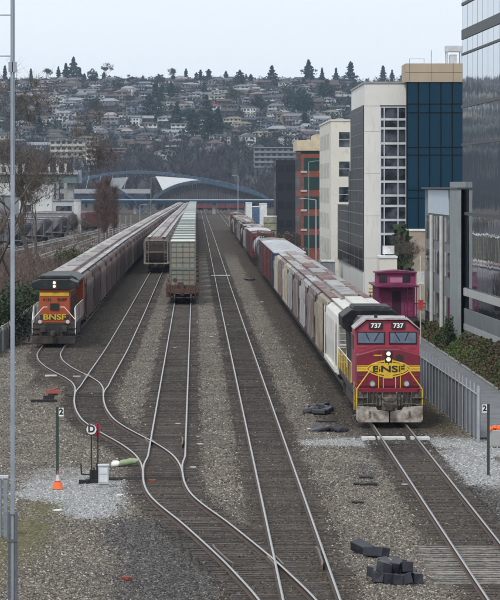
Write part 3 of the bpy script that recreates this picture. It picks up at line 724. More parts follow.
# ---- right hand mixed train
R_ = []
darke = mat('dark_grimy_frame', (.05, .04, .038), .8, var=.3, scale=2, dirt=(.14, .11, .10), dirt_amt=.3)
G = 'covered hoppers behind the red locomotive'
pw = hopper('hopper_wagon', whiteh, whiteh, 0, L=16.2); pt = hopper('hopper_wagon', tanh, redroof, 1.3, L=15.5, hatch=greyroof, endm=darke)
pp = hopper('hopper_wagon', purph, redroof, 1.3, L=15.5, hatch=greyroof, endm=darke); pg = hopper('hopper_wagon', greyh, greyroof, 1.3, L=15.5, hatch=redroof, endm=darke)
pw2 = hopper('hopper_wagon', mat('weathered_cream_hopper_paint', (.47, .43, .36), .65, var=.2, scale=.8, dirt=(.2, .16, .13), dirt_amt=.4, streak=True), greyroof, 1.3, L=15.5, hatch=brownroof)
bxm = boxcar('box_wagon', maroon, whiter); bxn = boxcar('box_wagon', navy, whiter); bxd = boxcar('box_wagon', darkb, greyroof)
tk = tankcar('tank_wagon', silver); tkb = tankcar('tank_wagon', darkb); bxr = boxcar('box_wagon', maroon, redroof)
def C(p, L, lab, g=None): R_.append((p, L, lab, g))
C(pw, 16.2, 'clean white smooth sided hopper wagon coupled behind the red locomotive')
C(pt, 15.5, 'tan ribbed hopper wagon coupled behind the white hopper wagon')
C(pp, 15.5, 'mauve brown ribbed hopper wagon, first of its colour behind the tan one')
C(pg, 15.5, 'light grey hopper wagon between two mauve brown ones near the red locomotive')
C(pp, 15.5, 'mauve brown ribbed hopper wagon between two light grey ones')
C(pg, 15.5, 'light grey hopper wagon coupled in front of a white ribbed one')
C(pw2, 15.5, 'white ribbed hopper wagon between a light grey and a mauve one')
C(pp, 15.5, 'mauve brown hopper wagon just ahead of the last white ribbed one')
C(pw2, 15.5, 'white ribbed hopper wagon coupled to the navy box wagon')
C(bxn, 16.5, 'navy blue box wagon with a pale roof ahead of the maroon ones')
for q in range(3): C(bxm, 16.5, ['maroon box wagon coupled to the navy one, nearest of three', 'middle one of three maroon box wagons with pale roofs', 'maroon box wagon coupled to the black box wagon, last of three'][q], 'maroon box wagons in the right hand train')
C(bxd, 16.5, 'black box wagon with a grey roof ahead of the tank wagons')
C(tk, 15.5, 'grey tank wagon nearest the camera in the right hand train'); C(tkb, 15.5, 'black tank wagon between two grey ones'); C(tk, 15.5, 'grey tank wagon behind the black tank wagon')
C(bxr, 16.5, 'maroon box wagon with a rusty roof behind the tank wagons'); C(bxn, 16.5, 'navy box wagon far back behind the tank wagons'); C(bxm, 16.5, 'maroon box wagon with a pale roof far back behind the tank wagons')
for q in range(20):
    p_, l_, d_ = random.choice([(bxr, 16.5, 'maroon box wagon with a rusty roof'), (pg, 15.5, 'light grey hopper wagon'), (tk, 15.5, 'grey tank wagon'), (tkb, 15.5, 'black tank wagon'), (bxd, 16.5, 'black box wagon'), (pp, 15.5, 'mauve brown hopper wagon')])
    C(p_, l_, d_+' near the far end of the right hand train', 'far wagons: '+d_)
place_train(T5, 176.5, R_, gap=1.0)
for p_ in (pw, pt, pp, pg, pw2, bxm, bxn, bxd, tk, tkb, bxr, hp_brown, hp_brown2):
    if 'used' in p_: del p_['used']

# ---- red locomotive 737
red = mat('crimson_locomotive_paint', (.20, .008, .028), .45, var=.2, scale=1.5, dirt=(.12, .025, .03), dirt_amt=.42, dscale=2.5)
redl = mat('faded_crimson_cab_paint', (.33, .03, .065), .5, var=.12, scale=1.5, dirt=(.32, .07, .09), dirt_amt=.4)
yel = mat('bright_yellow_paint', (.72, .47, .03), .45, var=.1, scale=3, dirt=(.42, .28, .06), dirt_amt=.25)
hoodm = mat('soot_black_hood_paint', (.008, .008, .009), .5, var=.3, scale=1.2, dirt=(.05, .047, .045), dirt_amt=.3, spec=.2)
plowm = mat('dirty_white_plow_paint', (.46, .42, .37), .8, var=.3, scale=2.5, dirt=(.12, .085, .06), dirt_amt=.52, dscale=2.2)
grime = mat('grimy_pilot_metal', (.10, .085, .07), .8, var=.4, scale=4, dirt=(.27, .23, .19), dirt_amt=.42, dscale=4)
blk = MATS['black_lettering']
RY = 153.0
L7 = empty('diesel_locomotive', (tx(T5, RY), RY, 0), th(T5, RY+8), 'crimson and yellow diesel locomotive numbered 737 at the head of the mixed train', 'locomotive')
loco_under(L7, 22, 3.0, blackm)
# platform, plow
MB().box(-1.52, 1.52, .75, 3.0, 1.5, 1.62).box(-1.3, 1.3, .5, .8, 1.45, 1.66).build('platform', red, L7, bevel=.02)
m = MB()
for s in (-1, 1):
    m.prism([(s*.03, .10), (s*1.42, .10), (s*1.52, .22), (s*1.52, .86), (s*.62, .80), (s*.55, .66), (s*.03, .62)], .28, .42)
o = m.build('snow_plow', plowm, L7, bevel=.02)
m = MB().box(-1.5, 1.5, .6, .72, .62, 1.5)
for s in (-1, 1):
    m.box(*sorted((s*1.42, s*1.53)), .5, 1.5, .6, 1.55)
    for z in (.55, .88, 1.2): m.box(*sorted((s*1.02, s*1.5)), .32, .62, z, z+.05)
    m.box(*sorted((s*.99, s*1.04)), .34, .66, .55, 1.5)
    m.box(*sorted((s*.38, s*.62)), .42, .62, .85, 1.35); m.box(*sorted((s*.30, s*.36)), .36, .6, .7, 1.48)
m.box(-.35, .35, .35, .62, .66, 1.25)
m.build('pilot', grime, L7, bevel=.015)
coupler(L7, .35, -1)
m = MB()
for x in (-1.2, -.92, -.72, -.55, .5, .66, .85, 1.1): m.path([(x, .5, 1.45), (x*1.01, .3, 1.15), (x*.97, .3, .85), (x*.95, .36, .68)], .03, n=5)
m.path([(-.5, .3, 1.38), (-.2, .2, 1.05), (.2, .2, 1.05), (.5, .3, 1.38)], .02, n=5); m.path([(-.3, .1, 1.0), (0, .05, .6), (.4, .1, .9)], .03, n=5)
m.build('air_hose', MATS['black_rubber'], L7)
# nose with chevron top, cab
MB().prism([(-1.45, 1.62), (1.45, 1.62), (1.45, 3.15), (.5, 3.42), (-.5, 3.42), (-1.45, 3.15)], 1.35, 3.2).build('nose', red, L7, bevel=.06)
MB().prism([(-1.5, 1.62), (1.5, 1.62), (1.5, 4.22), (.95, 4.68), (-.95, 4.68), (-1.5, 4.22)], 2.6, 5.6).build('cab', redl, L7, bevel=.05)
MB().prism([(-1.53, 4.24), (-.96, 4.71), (.96, 4.71), (1.53, 4.24), (1.53, 4.29), (.98, 4.78), (-.98, 4.78), (-1.53, 4.29)], 2.45, 5.7).build('cab_roof', mat('grey_cab_roof', (.42, .38, .38), .5, dirt=(.15, .1, .1)), L7)
skyglass = mat('cab_window_glass', (.10, .14, .20), .06, spec=1.0, var=.3, scale=2)
for s in (-1, 1):
    w = MB().box(*sorted((s*.09, s*1.40)), 2.55, 2.60, 3.57, 4.16).build('windscreen', blk, L7, bevel=.04)
    MB().box(*sorted((s*.15, s*1.34)), 2.53, 2.55, 3.63, 4.10).build('glass', skyglass, w, bevel=.01)
    MB().tube((s*.35, 2.5, 4.14), (s*.6, 2.5, 3.72), .018, n=4).tube((s*1.0, 2.5, 4.14), (s*.82, 2.5, 3.74), .018, n=4).build('wiper', blk, w)
    nb = MB().box(*sorted((s*.20, s*.84)), 2.52, 2.60, 4.28, 4.58).build('number_board', blk, L7, bevel=.02)
    text_mesh('digits', '737', .30, white_p, nb, (s*.52, 2.51, 4.43), sx=1.05, bold=.03)
    sw = MB().box(*sorted((s*1.5, s*1.52)), 3.3, 5.0, 3.3, 3.95).build('side_window', glass_d, L7)
    MB().tube((s*.78, .42, 1.86), (s*.78, .62, 1.86), .15, n=16).build('ditch_light', mat('dark_lamp_rim', (.08, .07, .07), .5), L7)
    MB().tube((s*.78, .40, 1.86), (s*.78, .42, 1.86), .11, n=16).build('ditch_lens', mat('silver_lamp_lens', (.55, .55, .52), .2, .3), L7)
    MB().box(*sorted((s*.25, s*.33)), 1.2, 1.36, 3.3, 3.36).build('grab_iron', yel, L7) if 0 else None
hl = MB().box(-.17, .17, 1.27, 1.36, 2.78, 3.36).build('headlight_housing', blk, L7, bevel=.03)
for z in (3.2, 2.94): MB().tube((0, 1.24, z), (0, 1.28, z), .095, n=16).build('lens', lampm, hl)
MB().tube((.50, 1.30, 3.0), (.50, 1.36, 3.0), .16, n=14).build('nose_vent', blk, L7)
MB().box(-.68, -.3, 1.335, 1.35, 3.10, 3.14).build('nose_stripe', yel, L7)
# yellow band and lens-shaped emblem
def band_poly(a, b_, zc, hh, n_=14):
    top = [(a+(b_-a)*i/n_, zc+hh*math.sin(PI*i/n_)**.6) for i in range(n_+1)]; bot = [(a+(b_-a)*i/n_, zc-hh*math.sin(PI*i/n_)**.6) for i in range(n_, -1, -1)]
    return bot[::-1][:-1]+top[::-1][:-1] if 0 else [(x, z) for x, z in bot[::-1]][:-1]+top[::-1][:-1]
m = MB()
for s in (-1, 1):
    m.box(*sorted((s*.9, s*1.452)), 1.325, 1.35, 2.50, 2.60); m.box(*sorted((s*.9, s*1.452)), 1.325, 1.35, 2.38, 2.475); m.box(*sorted((s*.9, s*1.452)), 1.32, 1.345, 2.62, 2.655)
m.prism(band_poly(-1.05, 1.05, 2.5, .40), 1.315, 1.345)
m.build('nose_emblem', yel, L7)
m = MB(); m.prism(band_poly(-.98, .98, 2.5, .33), 1.311, 1.3145)
m.prism(band_poly(-.94, .94, 2.5, .29), 1.308, 1.3105, m=1); m.box(-.2, .2, 1.30, 1.307, 2.68, 2.93, m=1); m.box(-.2, .2, 1.30, 1.307, 2.06, 2.3, m=1); m.box(-.02, .02, 1.296, 1.2995, 2.70, 2.9, m=0); m.box(-.15, .15, 1.296, 1.2995, 2.79, 2.82, m=0)
m.build('emblem_outline', [blk, yel], L7)
text_mesh('lettering', 'BNSF', .40, blk, L7, (0, 1.285, 2.485), sx=1.65, bold=.02)
m = MB()
for s in (-1, 1):
    handrail(m, [(s*1.50, .42, .72), (s*1.50, .42, 1.62), (s*.80, .5, 2.60), (s*.72, .5, 2.76), (s*.42, .5, 2.76)], .028)
    handrail(m, [(s*.50, .5, 1.66), (s*.50, .5, 2.76)], .02); handrail(m, [(s*.28, .5, 1.66), (s*.28, .5, 2.2)], .02)
    handrail(m, [(s*1.50, 5.8, 1.6), (s*1.50, 5.8, 2.6)], .03); handrail(m, [(s*1.50, 3.0, .5), (s*1.50, 3.0, 1.8)], .03)
    for q in range(9): handrail(m, [(s*1.52, 6.2+q*1.8, 1.55), (s*1.52, 6.2+q*1.8, 2.55)], .02)
m.build('handrail', yel, L7)
m = MB()
for s in (-1, 1): handrail(m, [(s*1.52, 6.2, 2.55), (s*1.52, 20.8, 2.55)], .022); handrail(m, [(s*1.52, 21.9, 1.3), (s*1.52, 20.6, 2.55)], .022)
m.build('side_handrail', white_p, L7)
MB().prism([(-1.0, 1.5), (1.0, 1.5), (1.0, 4.1), (.75, 4.38), (-.75, 4.38), (-1.0, 4.1)], 5.6, 16.5).build('long_hood', hoodm, L7, bevel=.05)
MB().prism([(-1.05, 1.5), (1.05, 1.5), (1.15, 3.5), (1.5, 3.75), (1.52, 4.3), (1.05, 4.66), (-1.05, 4.66), (-1.52, 4.3), (-1.5, 3.75), (-1.15, 3.5)], 16.5, 21.3).build('radiator_housing', hoodm, L7, bevel=.05)
m = MB().box(-.5, .5, 8, 9.6, 4.38, 4.62).box(-.9, .9, 10.5, 13.5, 4.38, 4.5).box(-.95, .95, 17, 21, 4.66, 4.78)
for q in range(10): m.box(-.9, .9, 17.1+q*.4, 17.25+q*.4, 4.78, 4.83)
for s in (-1, 1):
    for q in range(12): m.box(*sorted((s*1.0, s*1.03)), 5.8+q*.88, 5.86+q*.88, 1.6, 4.0)
    m.box(*sorted((s*1.0, s*1.45)), 5.7, 8.0, 1.55, 3.9)
m.build('hood_fittings', mat('worn_black_fitting', (.025, .025, .027), .5, dirt=(.16, .16, .17), dirt_amt=.3), L7, bevel=.02)
m = MB()
for x, ln in ((-.35, .5), (-.2, .4), (-.05, .55)): m.tube((x, 5.9, 4.55), (x, 5.9-ln, 4.62), .03, .09, n=8)
m.build('horn', mat('brass_grey_horn', (.3, .28, .25), .4, .6), L7)
MB().tube((.9, 3.2, 4.72), (.9, 3.2, 5.1), .02).tube((-.5, 3.0, 4.75), (-.5, 3.0, 4.95), .08).build('antenna', blk, L7)

m = MB()
for x in (-1.0, -.5, .5, 1.0): m.box(x-.008, x+.008, 1.338, 1.3495, 1.75, 2.35)
m.box(-1.44, 1.44, 1.338, 1.3495, 1.70, 1.725).box(-.42, -.405, 1.338, 1.3495, 2.9, 3.3).box(.7, .715, 1.338, 1.3495, 2.9, 3.2)
m.build('panel_seam', mat('dark_seam', (.06, .008, .015), .7), L7)
m = MB()
for s in (-1, 1):
    for z in (1.95, 2.2): m.tube((s*1.12, 1.28, z), (s*1.36, 1.28, z), .014, n=5); 
    m.tube((s*.93, 2.52, 3.45), (s*1.35, 2.52, 3.45), .014, n=5); m.tube((s*.2, 2.5, 3.5), (s*.5, 2.5, 3.47), .012, n=5)
m.build('grab_iron', mat('worn_grab_iron', (.25, .05, .06), .5), L7)
m = MB()
for s in (-1, 1):
    m.box(*sorted((s*1.5, s*1.56)), 1.0, 1.25, .5, .56).box(*sorted((s*1.42, s*1.56)), 1.5, 1.9, .3, .36).box(*sorted((s*1.42, s*1.56)), 1.5, 1.9, .65, .7).box(*sorted((s*1.42, s*1.56)), 1.5, 1.9, 1.0, 1.05)
m.tube((-1.2, .3, .95), (-.62, .26, .95), .025, n=5).tube((.62, .26, .95), (1.2, .3, .95), .025, n=5).box(-.95, -.86, .25, .3, .35, .62).box(.86, .95, .25, .3, .35, .62)
m.build('step', grime, L7)

# ---- magenta caboose beyond
mag = mat('magenta_caboose_paint', (.29, .045, .135), .55, var=.15, scale=1, dirt=(.22, .03, .1), dirt_amt=.35)
magd = mat('dark_magenta_roof', (.16, .02, .07), .6, var=.2)
CY = 248.0; cb = empty('caboose', (WX(397.5, CY), CY, 0), .0, 'magenta pink caboose parked behind the red locomotive', 'caboose')
m = MB().box(-1.35, 1.35, 1.0, 9.5, 1.15, 3.45).box(-1.45, 1.45, 1.6, 4.4, 3.5, 4.45); m.build('body', mag, cb, bevel=.03)
MB().prism([(-1.6, 3.42), (1.6, 3.42), (1.6, 3.5), (0, 3.66), (-1.6, 3.5)], 0, 10.5).build('roof', magd, cb)
MB().prism([(-1.58, 4.42), (1.58, 4.42), (1.58, 4.5), (0, 4.64), (-1.58, 4.5)], 1.4, 4.6).build('cupola_roof', magd, cb)
for x in (-1.0, .75):
    w = MB().box(x-.28, x+.28, 1.55, 1.6, 3.75, 4.25).build('window', glass_d, cb)
MB().box(-.45, .45, 1.56, 1.6, 3.72, 4.1).build('name_panel', mat('pale_pink_panel', (.52, .22, .36), .6), cb)
MB().box(-.35, .3, .95, 1.0, 1.2, 3.1).build('door', mat('dark_doorway', (.05, .01, .03), .6), cb)
m = MB()
for x in (-1.4, -.5, .5, 1.4): m.tube((x, .1, 1.1), (x, .1, 2.2 if abs(x) < 1 else 3.45), .03)
m.tube((-1.4, .1, 2.2), (-.5, .1, 2.2), .03).tube((.5, .1, 2.2), (1.4, .1, 2.2), .03); ladder(m, .95, .02, 1.1, 3.5, ax='x')
m.build('end_railing', magd, cb); MB().box(-1.5, 1.5, 0, 10.5, .95, 1.14).build('frame', blackm, cb); bogie(cb, 2); bogie(cb, 8.5)


# ================================================================== buildings on the right
def glassm(name, c, rough=.04, wav=.02, wscale=.6, spec=1.0, metal=0):
    m = bpy.data.materials.new(name); m.use_nodes = True; n = m.node_tree.nodes; l = m.node_tree.links; b = n['Principled BSDF']
    b.inputs['Base Color'].default_value = (*lin(c), 1); b.inputs['Roughness'].default_value = rough; b.inputs['Specular IOR Level'].default_value = spec; b.inputs['Metallic'].default_value = metal
    t = n.new('ShaderNodeTexCoord'); z = n.new('ShaderNodeTexNoise'); z.inputs['Scale'].default_value = wscale; z.inputs['Detail'].default_value = 2; l.new(t.outputs['Object'], z.inputs['Vector'])
    bp = n.new('ShaderNodeBump'); bp.inputs['Distance'].default_value = wav; bp.inputs['Strength'].default_value = .5; l.new(z.outputs['Fac'], bp.inputs['Height']); l.new(bp.outputs[0], b.inputs['Normal']); return m
towerglass = glassm('silvery_mirror_glass', (.46, .51, .57), .03, .014, .6, metal=.92)
blueglass = glassm('deep_blue_glass', (.004, .042, .078), .03, .03, .5, spec=1, metal=.2)
def pane_var(m):
    n = m.node_tree.nodes; l = m.node_tree.links; b = n['Principled BSDF']; t = n.new('ShaderNodeTexCoord'); v = n.new('ShaderNodeTexNoise'); v.inputs['Scale'].default_value = .8; v.inputs['Detail'].default_value = 5; l.new(t.outputs['Object'], v.inputs['Vector'])
    r = n.new('ShaderNodeValToRGB'); r.color_ramp.elements[0].position = .42; r.color_ramp.elements[0].color = (.012, .016, .022, 1); r.color_ramp.elements[1].position = .72; r.color_ramp.elements[1].color = (.12, .14, .17, 1); l.new(v.outputs['Fac'], r.inputs[0]); l.new(r.outputs[0], b.inputs['Base Color']); return m
darkglass = glassm('dark_window_pane', (.02, .024, .028), .06, .03, .5, spec=.8)
pane_var(darkglass)  # colour noise stands for mottled reflections and curtains in the panes
mull = mat('dark_mullion', (.05, .055, .06), .5)
greymetal = mat('grey_corrugated_cladding', (.20, .22, .225), .6, .1, var=.12, scale=.6, dirt=(.12, .13, .13), dirt_amt=.3, streak=True)
cream = mat('cream_precast_panel', (.66, .63, .55), .8, var=.06, scale=.3, dirt=(.50, .47, .40), dirt_amt=.2)
whitep = mat('white_precast_panel', (.72, .71, .67), .8, var=.06, scale=.3, dirt=(.55, .53, .48), dirt_amt=.2, streak=True)
beige = mat('beige_cladding', (.42, .34, .25), .8, var=.08, scale=.5)
brickm = mat('red_brick', (.22, .065, .045), .85, var=.2, scale=3, dirt=(.13, .05, .04), dirt_amt=.3)
blackclad = mat('black_cladding', (.012, .015, .019), .5, var=.15, scale=.4)
tint = mat('pale_joint', (.45, .44, .42), .8)

# mirror glass office tower at the right edge
TW = empty('office_tower', (17.78, 223, -.3), math.radians(1.25), 'tall mirror glass office tower at the right edge behind the bushes', 'office tower')
TL = 46.0   # wall runs from the far corner (0,0) towards the camera, local -y
MB().box(.3, 26, -TL, 0, 0, 40).build('core', mat('tower_concrete', (.3, .31, .32), .8), TW)
m = MB(); rows = [(3.2, 4.0), (4.55, 9.3), (9.5, 13.9), (14.05, 16.4), (16.6, 19.9), (20.05, 20.95), (21.6, 23.2), (23.4, 27.5), (27.7, 32), (32.2, 36)]
for z0, z1 in rows: m.box(.02, .3, -TL, 0, z0, z1)
m.build('glazing', towerglass, TW)
m = MB()
prev = 0
for z0, z1 in rows: m.box(-.05, .29, -TL-.01, .01, prev+0.001, z0-.001) if prev > 3 else None; prev = z1
m.build('spandrel', mull, TW)
m = MB(); yv = -.02
while yv > -TL: m.box(.014, .05, yv-.04, yv, 4.5, 36); yv -= 3.1
m.build('mullion', mull, TW)
MB().box(-.1, .29, -TL, .02, 4.0, 4.5).build('ledge', mat('pale_stone_ledge', (.42, .42, .40), .8), TW)
m = MB(); yv = 0
while yv > -TL: m.box(-.06, .29, yv-.28, yv, 0, 3.15); m.box(-.02, .29, yv-.42, yv-.28, 0, 3.15); yv -= .42
m.build('base_cladding', greymetal, TW); MB().box(-.09, -.062, -TL, 0, 1.75, 2.15).build('stripe', mat('pale_cladding_stripe', (.40, .41, .40), .7), TW)

# corrugated grey building with pale pipes
GB = empty('warehouse', (17.6, 221.3, -.3), 0, 'grey corrugated warehouse wall with two pale vertical pipes and rows of narrow windows', 'warehouse')
m = MB(); yv = 0
MB().box(.25, 9, .01, 35, 0, 10.9).build('core', greymetal, GB)
while yv < 34.9: m.box(-.02, .24, yv, yv+.3, 0, 11.0); m.box(.05, .24, yv+.3, yv+.5, 0, 10.98); yv += .5
m.build('cladding', greymetal, GB)
m = MB()
for z in (1.8, 4.9, 7.3):
    for y_ in (9.5, 12.4, 17.5, 20.4, 23.3, 28.6, 31.4):
        m = MB().box(-.06, -.03, y_, y_+1.9, z, z+1.7); m.build('window', darkglass, GB)
MB().box(-.09, -.021, 10.5, 30.5, 9.2, 10.95).build('upper_panel', mat('pale_blue_panel', (.50, .57, .63), .6, var=.08), GB)
for y_ in (15.6, 25.6): MB().tube((-.18, y_, 0), (-.18, y_, 9.1), .14, n=8).build('pipe', mat('pale_pipe', (.55, .55, .52), .6), GB)
MB().box(-.25, .26, 0, 6.8, 0, 11.5).build('corner_pier', mat('grey_rendered_pier', (.27, .295, .30), .8, var=.12, dirt=(.2, .22, .22), streak=True), GB)
MB().box(-.3, 9, -.05, 35, 11.0, 11.12).build('coping', mull, GB)

# blue glass building with beige top
s_ = F/322
BB = empty('office_block', (WX(407, 322), 322, -.3), 0, 'blue glass office block with a beige band along its top', 'office building')
bw = 14.0; zt = WZ(82, 322)+.3
MB().box(.1, bw, .25, 3.0, 0, zt-.2).build('core', mull, BB)
MB().box(0, bw, 0, .25, 0, zt).build('glazing', blueglass, BB)
m = MB()
for k in range(14): m.box(k*1.085-.055, k*1.085+.055, -.06, -.003, 0, zt)
zb = zt-.2; zz_ = zt
for py in (104, 112.6, 147.3, 155, 190, 198, 233, 241): z = WZ(py, 322)+.3; m.box(-.02, bw, -.05, -.004, z-.04, z+.04)
m.build('mullion', mat('blue_black_mullion', (.004, .007, .012), .6, spec=.1), BB)
m = MB(); ht = WZ(63.5, 322)-WZ(82, 322)
m.box(-.15, bw, -.15, 6, zt+.002, zt+ht); m.build('parapet', beige, BB)
m = MB().box(-.17, bw, -.165, -.152, zt+.9, zt+.95)
for k in range(8): m.box(k*2.1+.2, k*2.1+.24, -.165, -.152, zt, zt+ht)
m.build('parapet_joints', mat('brown_joint', (.22, .17, .12), .8), BB)
galv_ = mat('galvanised_rail', (.42, .44, .46), .5, .5)
rf = MB()
rx0 = WX(448, 322)-WX(407, 322); rx1 = WX(462, 322)-WX(407, 322); zr = zt+ht
for x in (rx0, rx1): 
    for y_ in (1, 3): rf.tube((x, y_, zr), (x, y_, zr+1.5), .06)
rf.box(rx0-.1, rx1+.1, .9, 3.1, zr+1.2, zr+1.75); rf.box(rx0+.3, rx1-.4, 1.2, 2.8, zr, zr+.9)
rf.build('roof_equipment', mat('pale_roof_equipment', (.55, .57, .6), .6), BB); MB().tube((2.4, 1, zr), (2.4, 1, zr+1.3), .04).build('roof_mast', galv_, BB); rf = MB().path([(.3, 1, zr+.05), (.3, 1, zr+.5), (1.7, 1, zr+.5), (1.7, 1, zr+.05)], .03)
rf.build('roof_railing', galv_, BB)

# white building with dark panelled side, grid windows in front
WY = 325.5; s_ = F/WY
WB = empty('office_block', (WX(364.5, WY), WY, -.3), 0, 'white office block with dark panelled side and grid windows left of the blue glass block', 'office building')
zt = WZ(83.5, WY)+.3; side = [(0, 27.5, 0), (27.5, 33, WZ(168, 350)+.3), (33, 55, 0)]
MB().box(.02, 9, .3, 27.4, 0, zt-.5).build('core', whitep, WB)
f0 = (380-364.5)/s_
m = MB().box(0, f0, 0, .3, 0, zt).box(f0+.001, 9, 0, .3, WZ(106.5, WY)+.3, zt).box(0, .3, .301, 27.5, WZ(108, WY)+.6, zt)
m.box(0, .3, .301, 1.2, 0, WZ(108, WY)+.59)
m.build('wall', whitep, WB)
m = MB()
for z in (zt-2.2, 16.5, 12.4, 8.3, 4.2): m.box(-.006, f0, -.008, -.001, z, z+.05)
m.build('panel_joints', tint, WB)
MB().box(f0, 9, .12, .2, 0, WZ(106.5, WY)+.3).build('window', darkglass, WB)
m = MB()
for py in (106.5, 119.3, 128.4, 143.4, 157.3, 167.6, 181.6, 195.5, 206, 220, 234): z = WZ(py, WY)+.3; m.box(f0, 9, .0, .11, z-.11, z+.11)
for px in (380.5, 384.2, 398, 406): x = (px-364.5)/s_; m.box(x-.05, x+.05, -.01, .1, 0, WZ(106.5, WY)+.3)
m.build('window_grid', mat('white_window_grid', (.6, .62, .64), .5), WB)
pan = mat('dark_side_glass_panel', (.014, .015, .018), .3, var=.3, scale=.5, spec=.3)
m = MB(); zside = WZ(108, WY)+.6
m.box(-.1, -.01, 1.2, 27.5, 2.9, zside); m.build('side_panels', pan, WB)
step = MB().box(-.12, 9, 27.5, 31.5, 2.9, WZ(171, 353)+.3); step.build('middle_step', pan, WB)
st2 = MB().box(-.14, 9, 31.5, 58, 2.9, WZ(205.5, 357)+.3); st2.build('lower_step', pan, WB)
MB().box(-.05, 9, 31.6, 58, 0, 2.88).box(-.05, .01, 1.2, 31.6, 0, 2.88).build('plinth', whitep, WB)
m = MB(); z = 2.9
while z < zside: m.box(-.12, -.101, 1.2, 27.5, z-.03, z+.03); m.box(-.17, -.125, 27.6, 31.4, z-.04, z+.04) if z < WZ(171, 353) else None; m.box(-.19, -.145, 31.6, 58, z-.04, z+.04) if z < WZ(205.5, 357) else None; z += 1.12
for k in range(7):
    y_ = 1.2+k*8.8; z1 = zside if y_ < 27.5 else (WZ(171, 353) if y_ < 31.5 else WZ(205.5, 357))
    m.box(-.16 if y_ > 31.5 else -.115, -.146 if y_ > 31.5 else -.102, y_-.06, y_+.06, 2.9, z1)
m.build('side_joints', mat('pale_side_joint', (.17, .17, .18), .6), WB)
MB().box(-.1, 9.1, -.1, 27.6, zt+.001, zt+.18).build('parapet', mat('dull_metal_coping', (.30, .31, .32), .6), WB)

# cream block
CYY = 394.; s_ = F/CYY; x0 = WX(331, CYY)
CB = empty('office_block', (x0, CYY, -.3), 0, 'cream office block between the brick building and the dark panelled one', 'office building')
zt = WZ(121, CYY)+.3
MB().box(0, 8, .01, 36, 0, zt).build('wall', cream, CB)
MB().box(-.1, 8.1, -.1, 36.1, zt+.001, zt+.2).build('parapet', cream, CB)
wfr = mat('pale_window_frame', (.6, .6, .56), .6)
for py in (132, 161.5, 187, 213, 239):
    z1 = WZ(py, CYY)+.3
    w = MB().box((339-331)/s_, 5.5, -.02, .0, z1-1.75, z1).build('window', darkglass, CB)
    MB().box((339-331)/s_, 5.5, -.05, -.021, z1-.9, z1-.84).box(2.2, 2.26, -.05, -.021, z1-1.75, z1).box(3.6, 3.66, -.05, -.021, z1-1.75, z1).build('frame', wfr, w)
    for yy in (6, 16, 26):
        w = MB().box(-.02, .0, yy, yy+7, z1-1.9, z1-.1).build('window', darkglass, CB)
        m = MB()
        for q in range(5): m.box(-.05, -.021, yy+q*1.7, yy+.12+q*1.7, z1-1.9, z1-.1)
        m.build('frame', wfr, w)
# brick building
BY = 508.; s_ = F/BY; x0 = WX(301, BY)
KB = empty('brick_building', (x0, BY, -.3), 0, 'red brick building with a cream top storey beyond the cream office block', 'building')
zt = WZ(154, BY)+.3
MB().box(0, 10, .01, 28, 0, zt).build('wall', brickm, KB)
for k, py in enumerate((158, 177, 196.5, 216, 235)):
    z1 = WZ(py, BY)+.3
    MB().box(.45, 2.7, -.04, .0, z1-1.9, z1).build('window', mat('green_black_window', (.02, .045, .045), .15), KB)
    for q in range(4): MB().box(-.04, 0, 2+q*6.5, 6+q*6.5, z1-1.9, z1).build('window', MATS['green_black_window'], KB)
    m = MB().box(-.05, .9, -.12, -.045, z1-2.25, z1-1.95).box(2.75, 4, -.12, -.045, z1-2.25, z1-1.95); m.build('sill', mat('grey_stone_sill', (.4, .38, .36), .8), KB)
MB().box(-.6, 3.2, -.3, 20, zt+.5, zt+2.1).box(2.2, 8, -.2, 20, zt+2.102, zt+3.0).build('top_storey', mat('tan_top_cladding', (.55, .46, .32), .8), KB)
MB().box(0, 3.0, .1, 20, zt+.01, zt+.499).build('clerestory', MATS['green_black_window'], KB)
# black building
DY = 660.; s_ = F/DY; x0 = WX(276, DY)
DB = empty('office_block', (x0, DY, -.3), 0, 'black clad square office block left of the red brick building', 'office building')
zt = WZ(160, DY)+.3
MB().box(0, 12, .01, 20, 0, zt).build('wall', blackclad, DB)
for k in range(4):
    for q in range(3): MB().box(.4+q*1.6, 1.6+q*1.6, -.03, 0, zt-2.4-k*3.6, zt-1.0-k*3.6).build('window', glass_d, DB)
    MB().box(-.03, 0, 1, 18, zt-2.4-k*3.6, zt-1.0-k*3.6).build('window', glass_d, DB)

# ------------------------------------------------------------------ small buildings and yard clutter on the right, far
blue_c = mat('blue_container_paint', (.06, .12, .22), .6, dirt=(.2, .2, .2), dirt_amt=.3)
olive = mat('olive_tank_paint', (.30, .29, .20), .6, var=.2, dirt=(.15, .13, .1), dirt_amt=.3)
whit = mat('white_paint', (.7, .7, .7), .6, dirt=(.4, .38, .36), dirt_amt=.3)
def boxthing(nm, px0, px1, pyt, Y, depth, m_, lab, cat, group=None, ribs=True):
    x0, x1 = WX(px0, Y), WX(px1, Y); z1 = WZ(pyt, Y); root = empty(nm, ((x0+x1)/2, Y, -.2), 0, lab, cat, group); w = (x1-x0)/2
    m = MB().box(-w, w, 0, depth, .1, z1+.2)
    if ribs:
        q = -w+.1
        while q < w: m.box(q, q+.08, -.05, -.001, .2, z1+.1); q += .45
    m.build('body', m_, root); MB().box(-w-.05, w+.05, -.1, depth+.05, z1+.2, z1+.35).build('roof', whit, root); MB().box(-w, w, 0, depth, 0, .1).build('base', blackm, root); return root
boxthing('storage_container', 253, 259.5, 207, 860, 12, blue_c, 'blue storage container beyond the tank wagons', 'container')
boxthing('storage_container', 260, 267, 204, 900, 12, whit, 'white storage container right of the blue one', 'container')
boxthing('storage_container', 246, 252, 203, 1050, 12, whit, 'white storage container left of the blue one, farther off', 'container')
x = WX(270, 640)
ot = empty('storage_tank', (x, 640, -.2), 0, 'olive storage tank with a pale rim in front of the black building', 'tank')
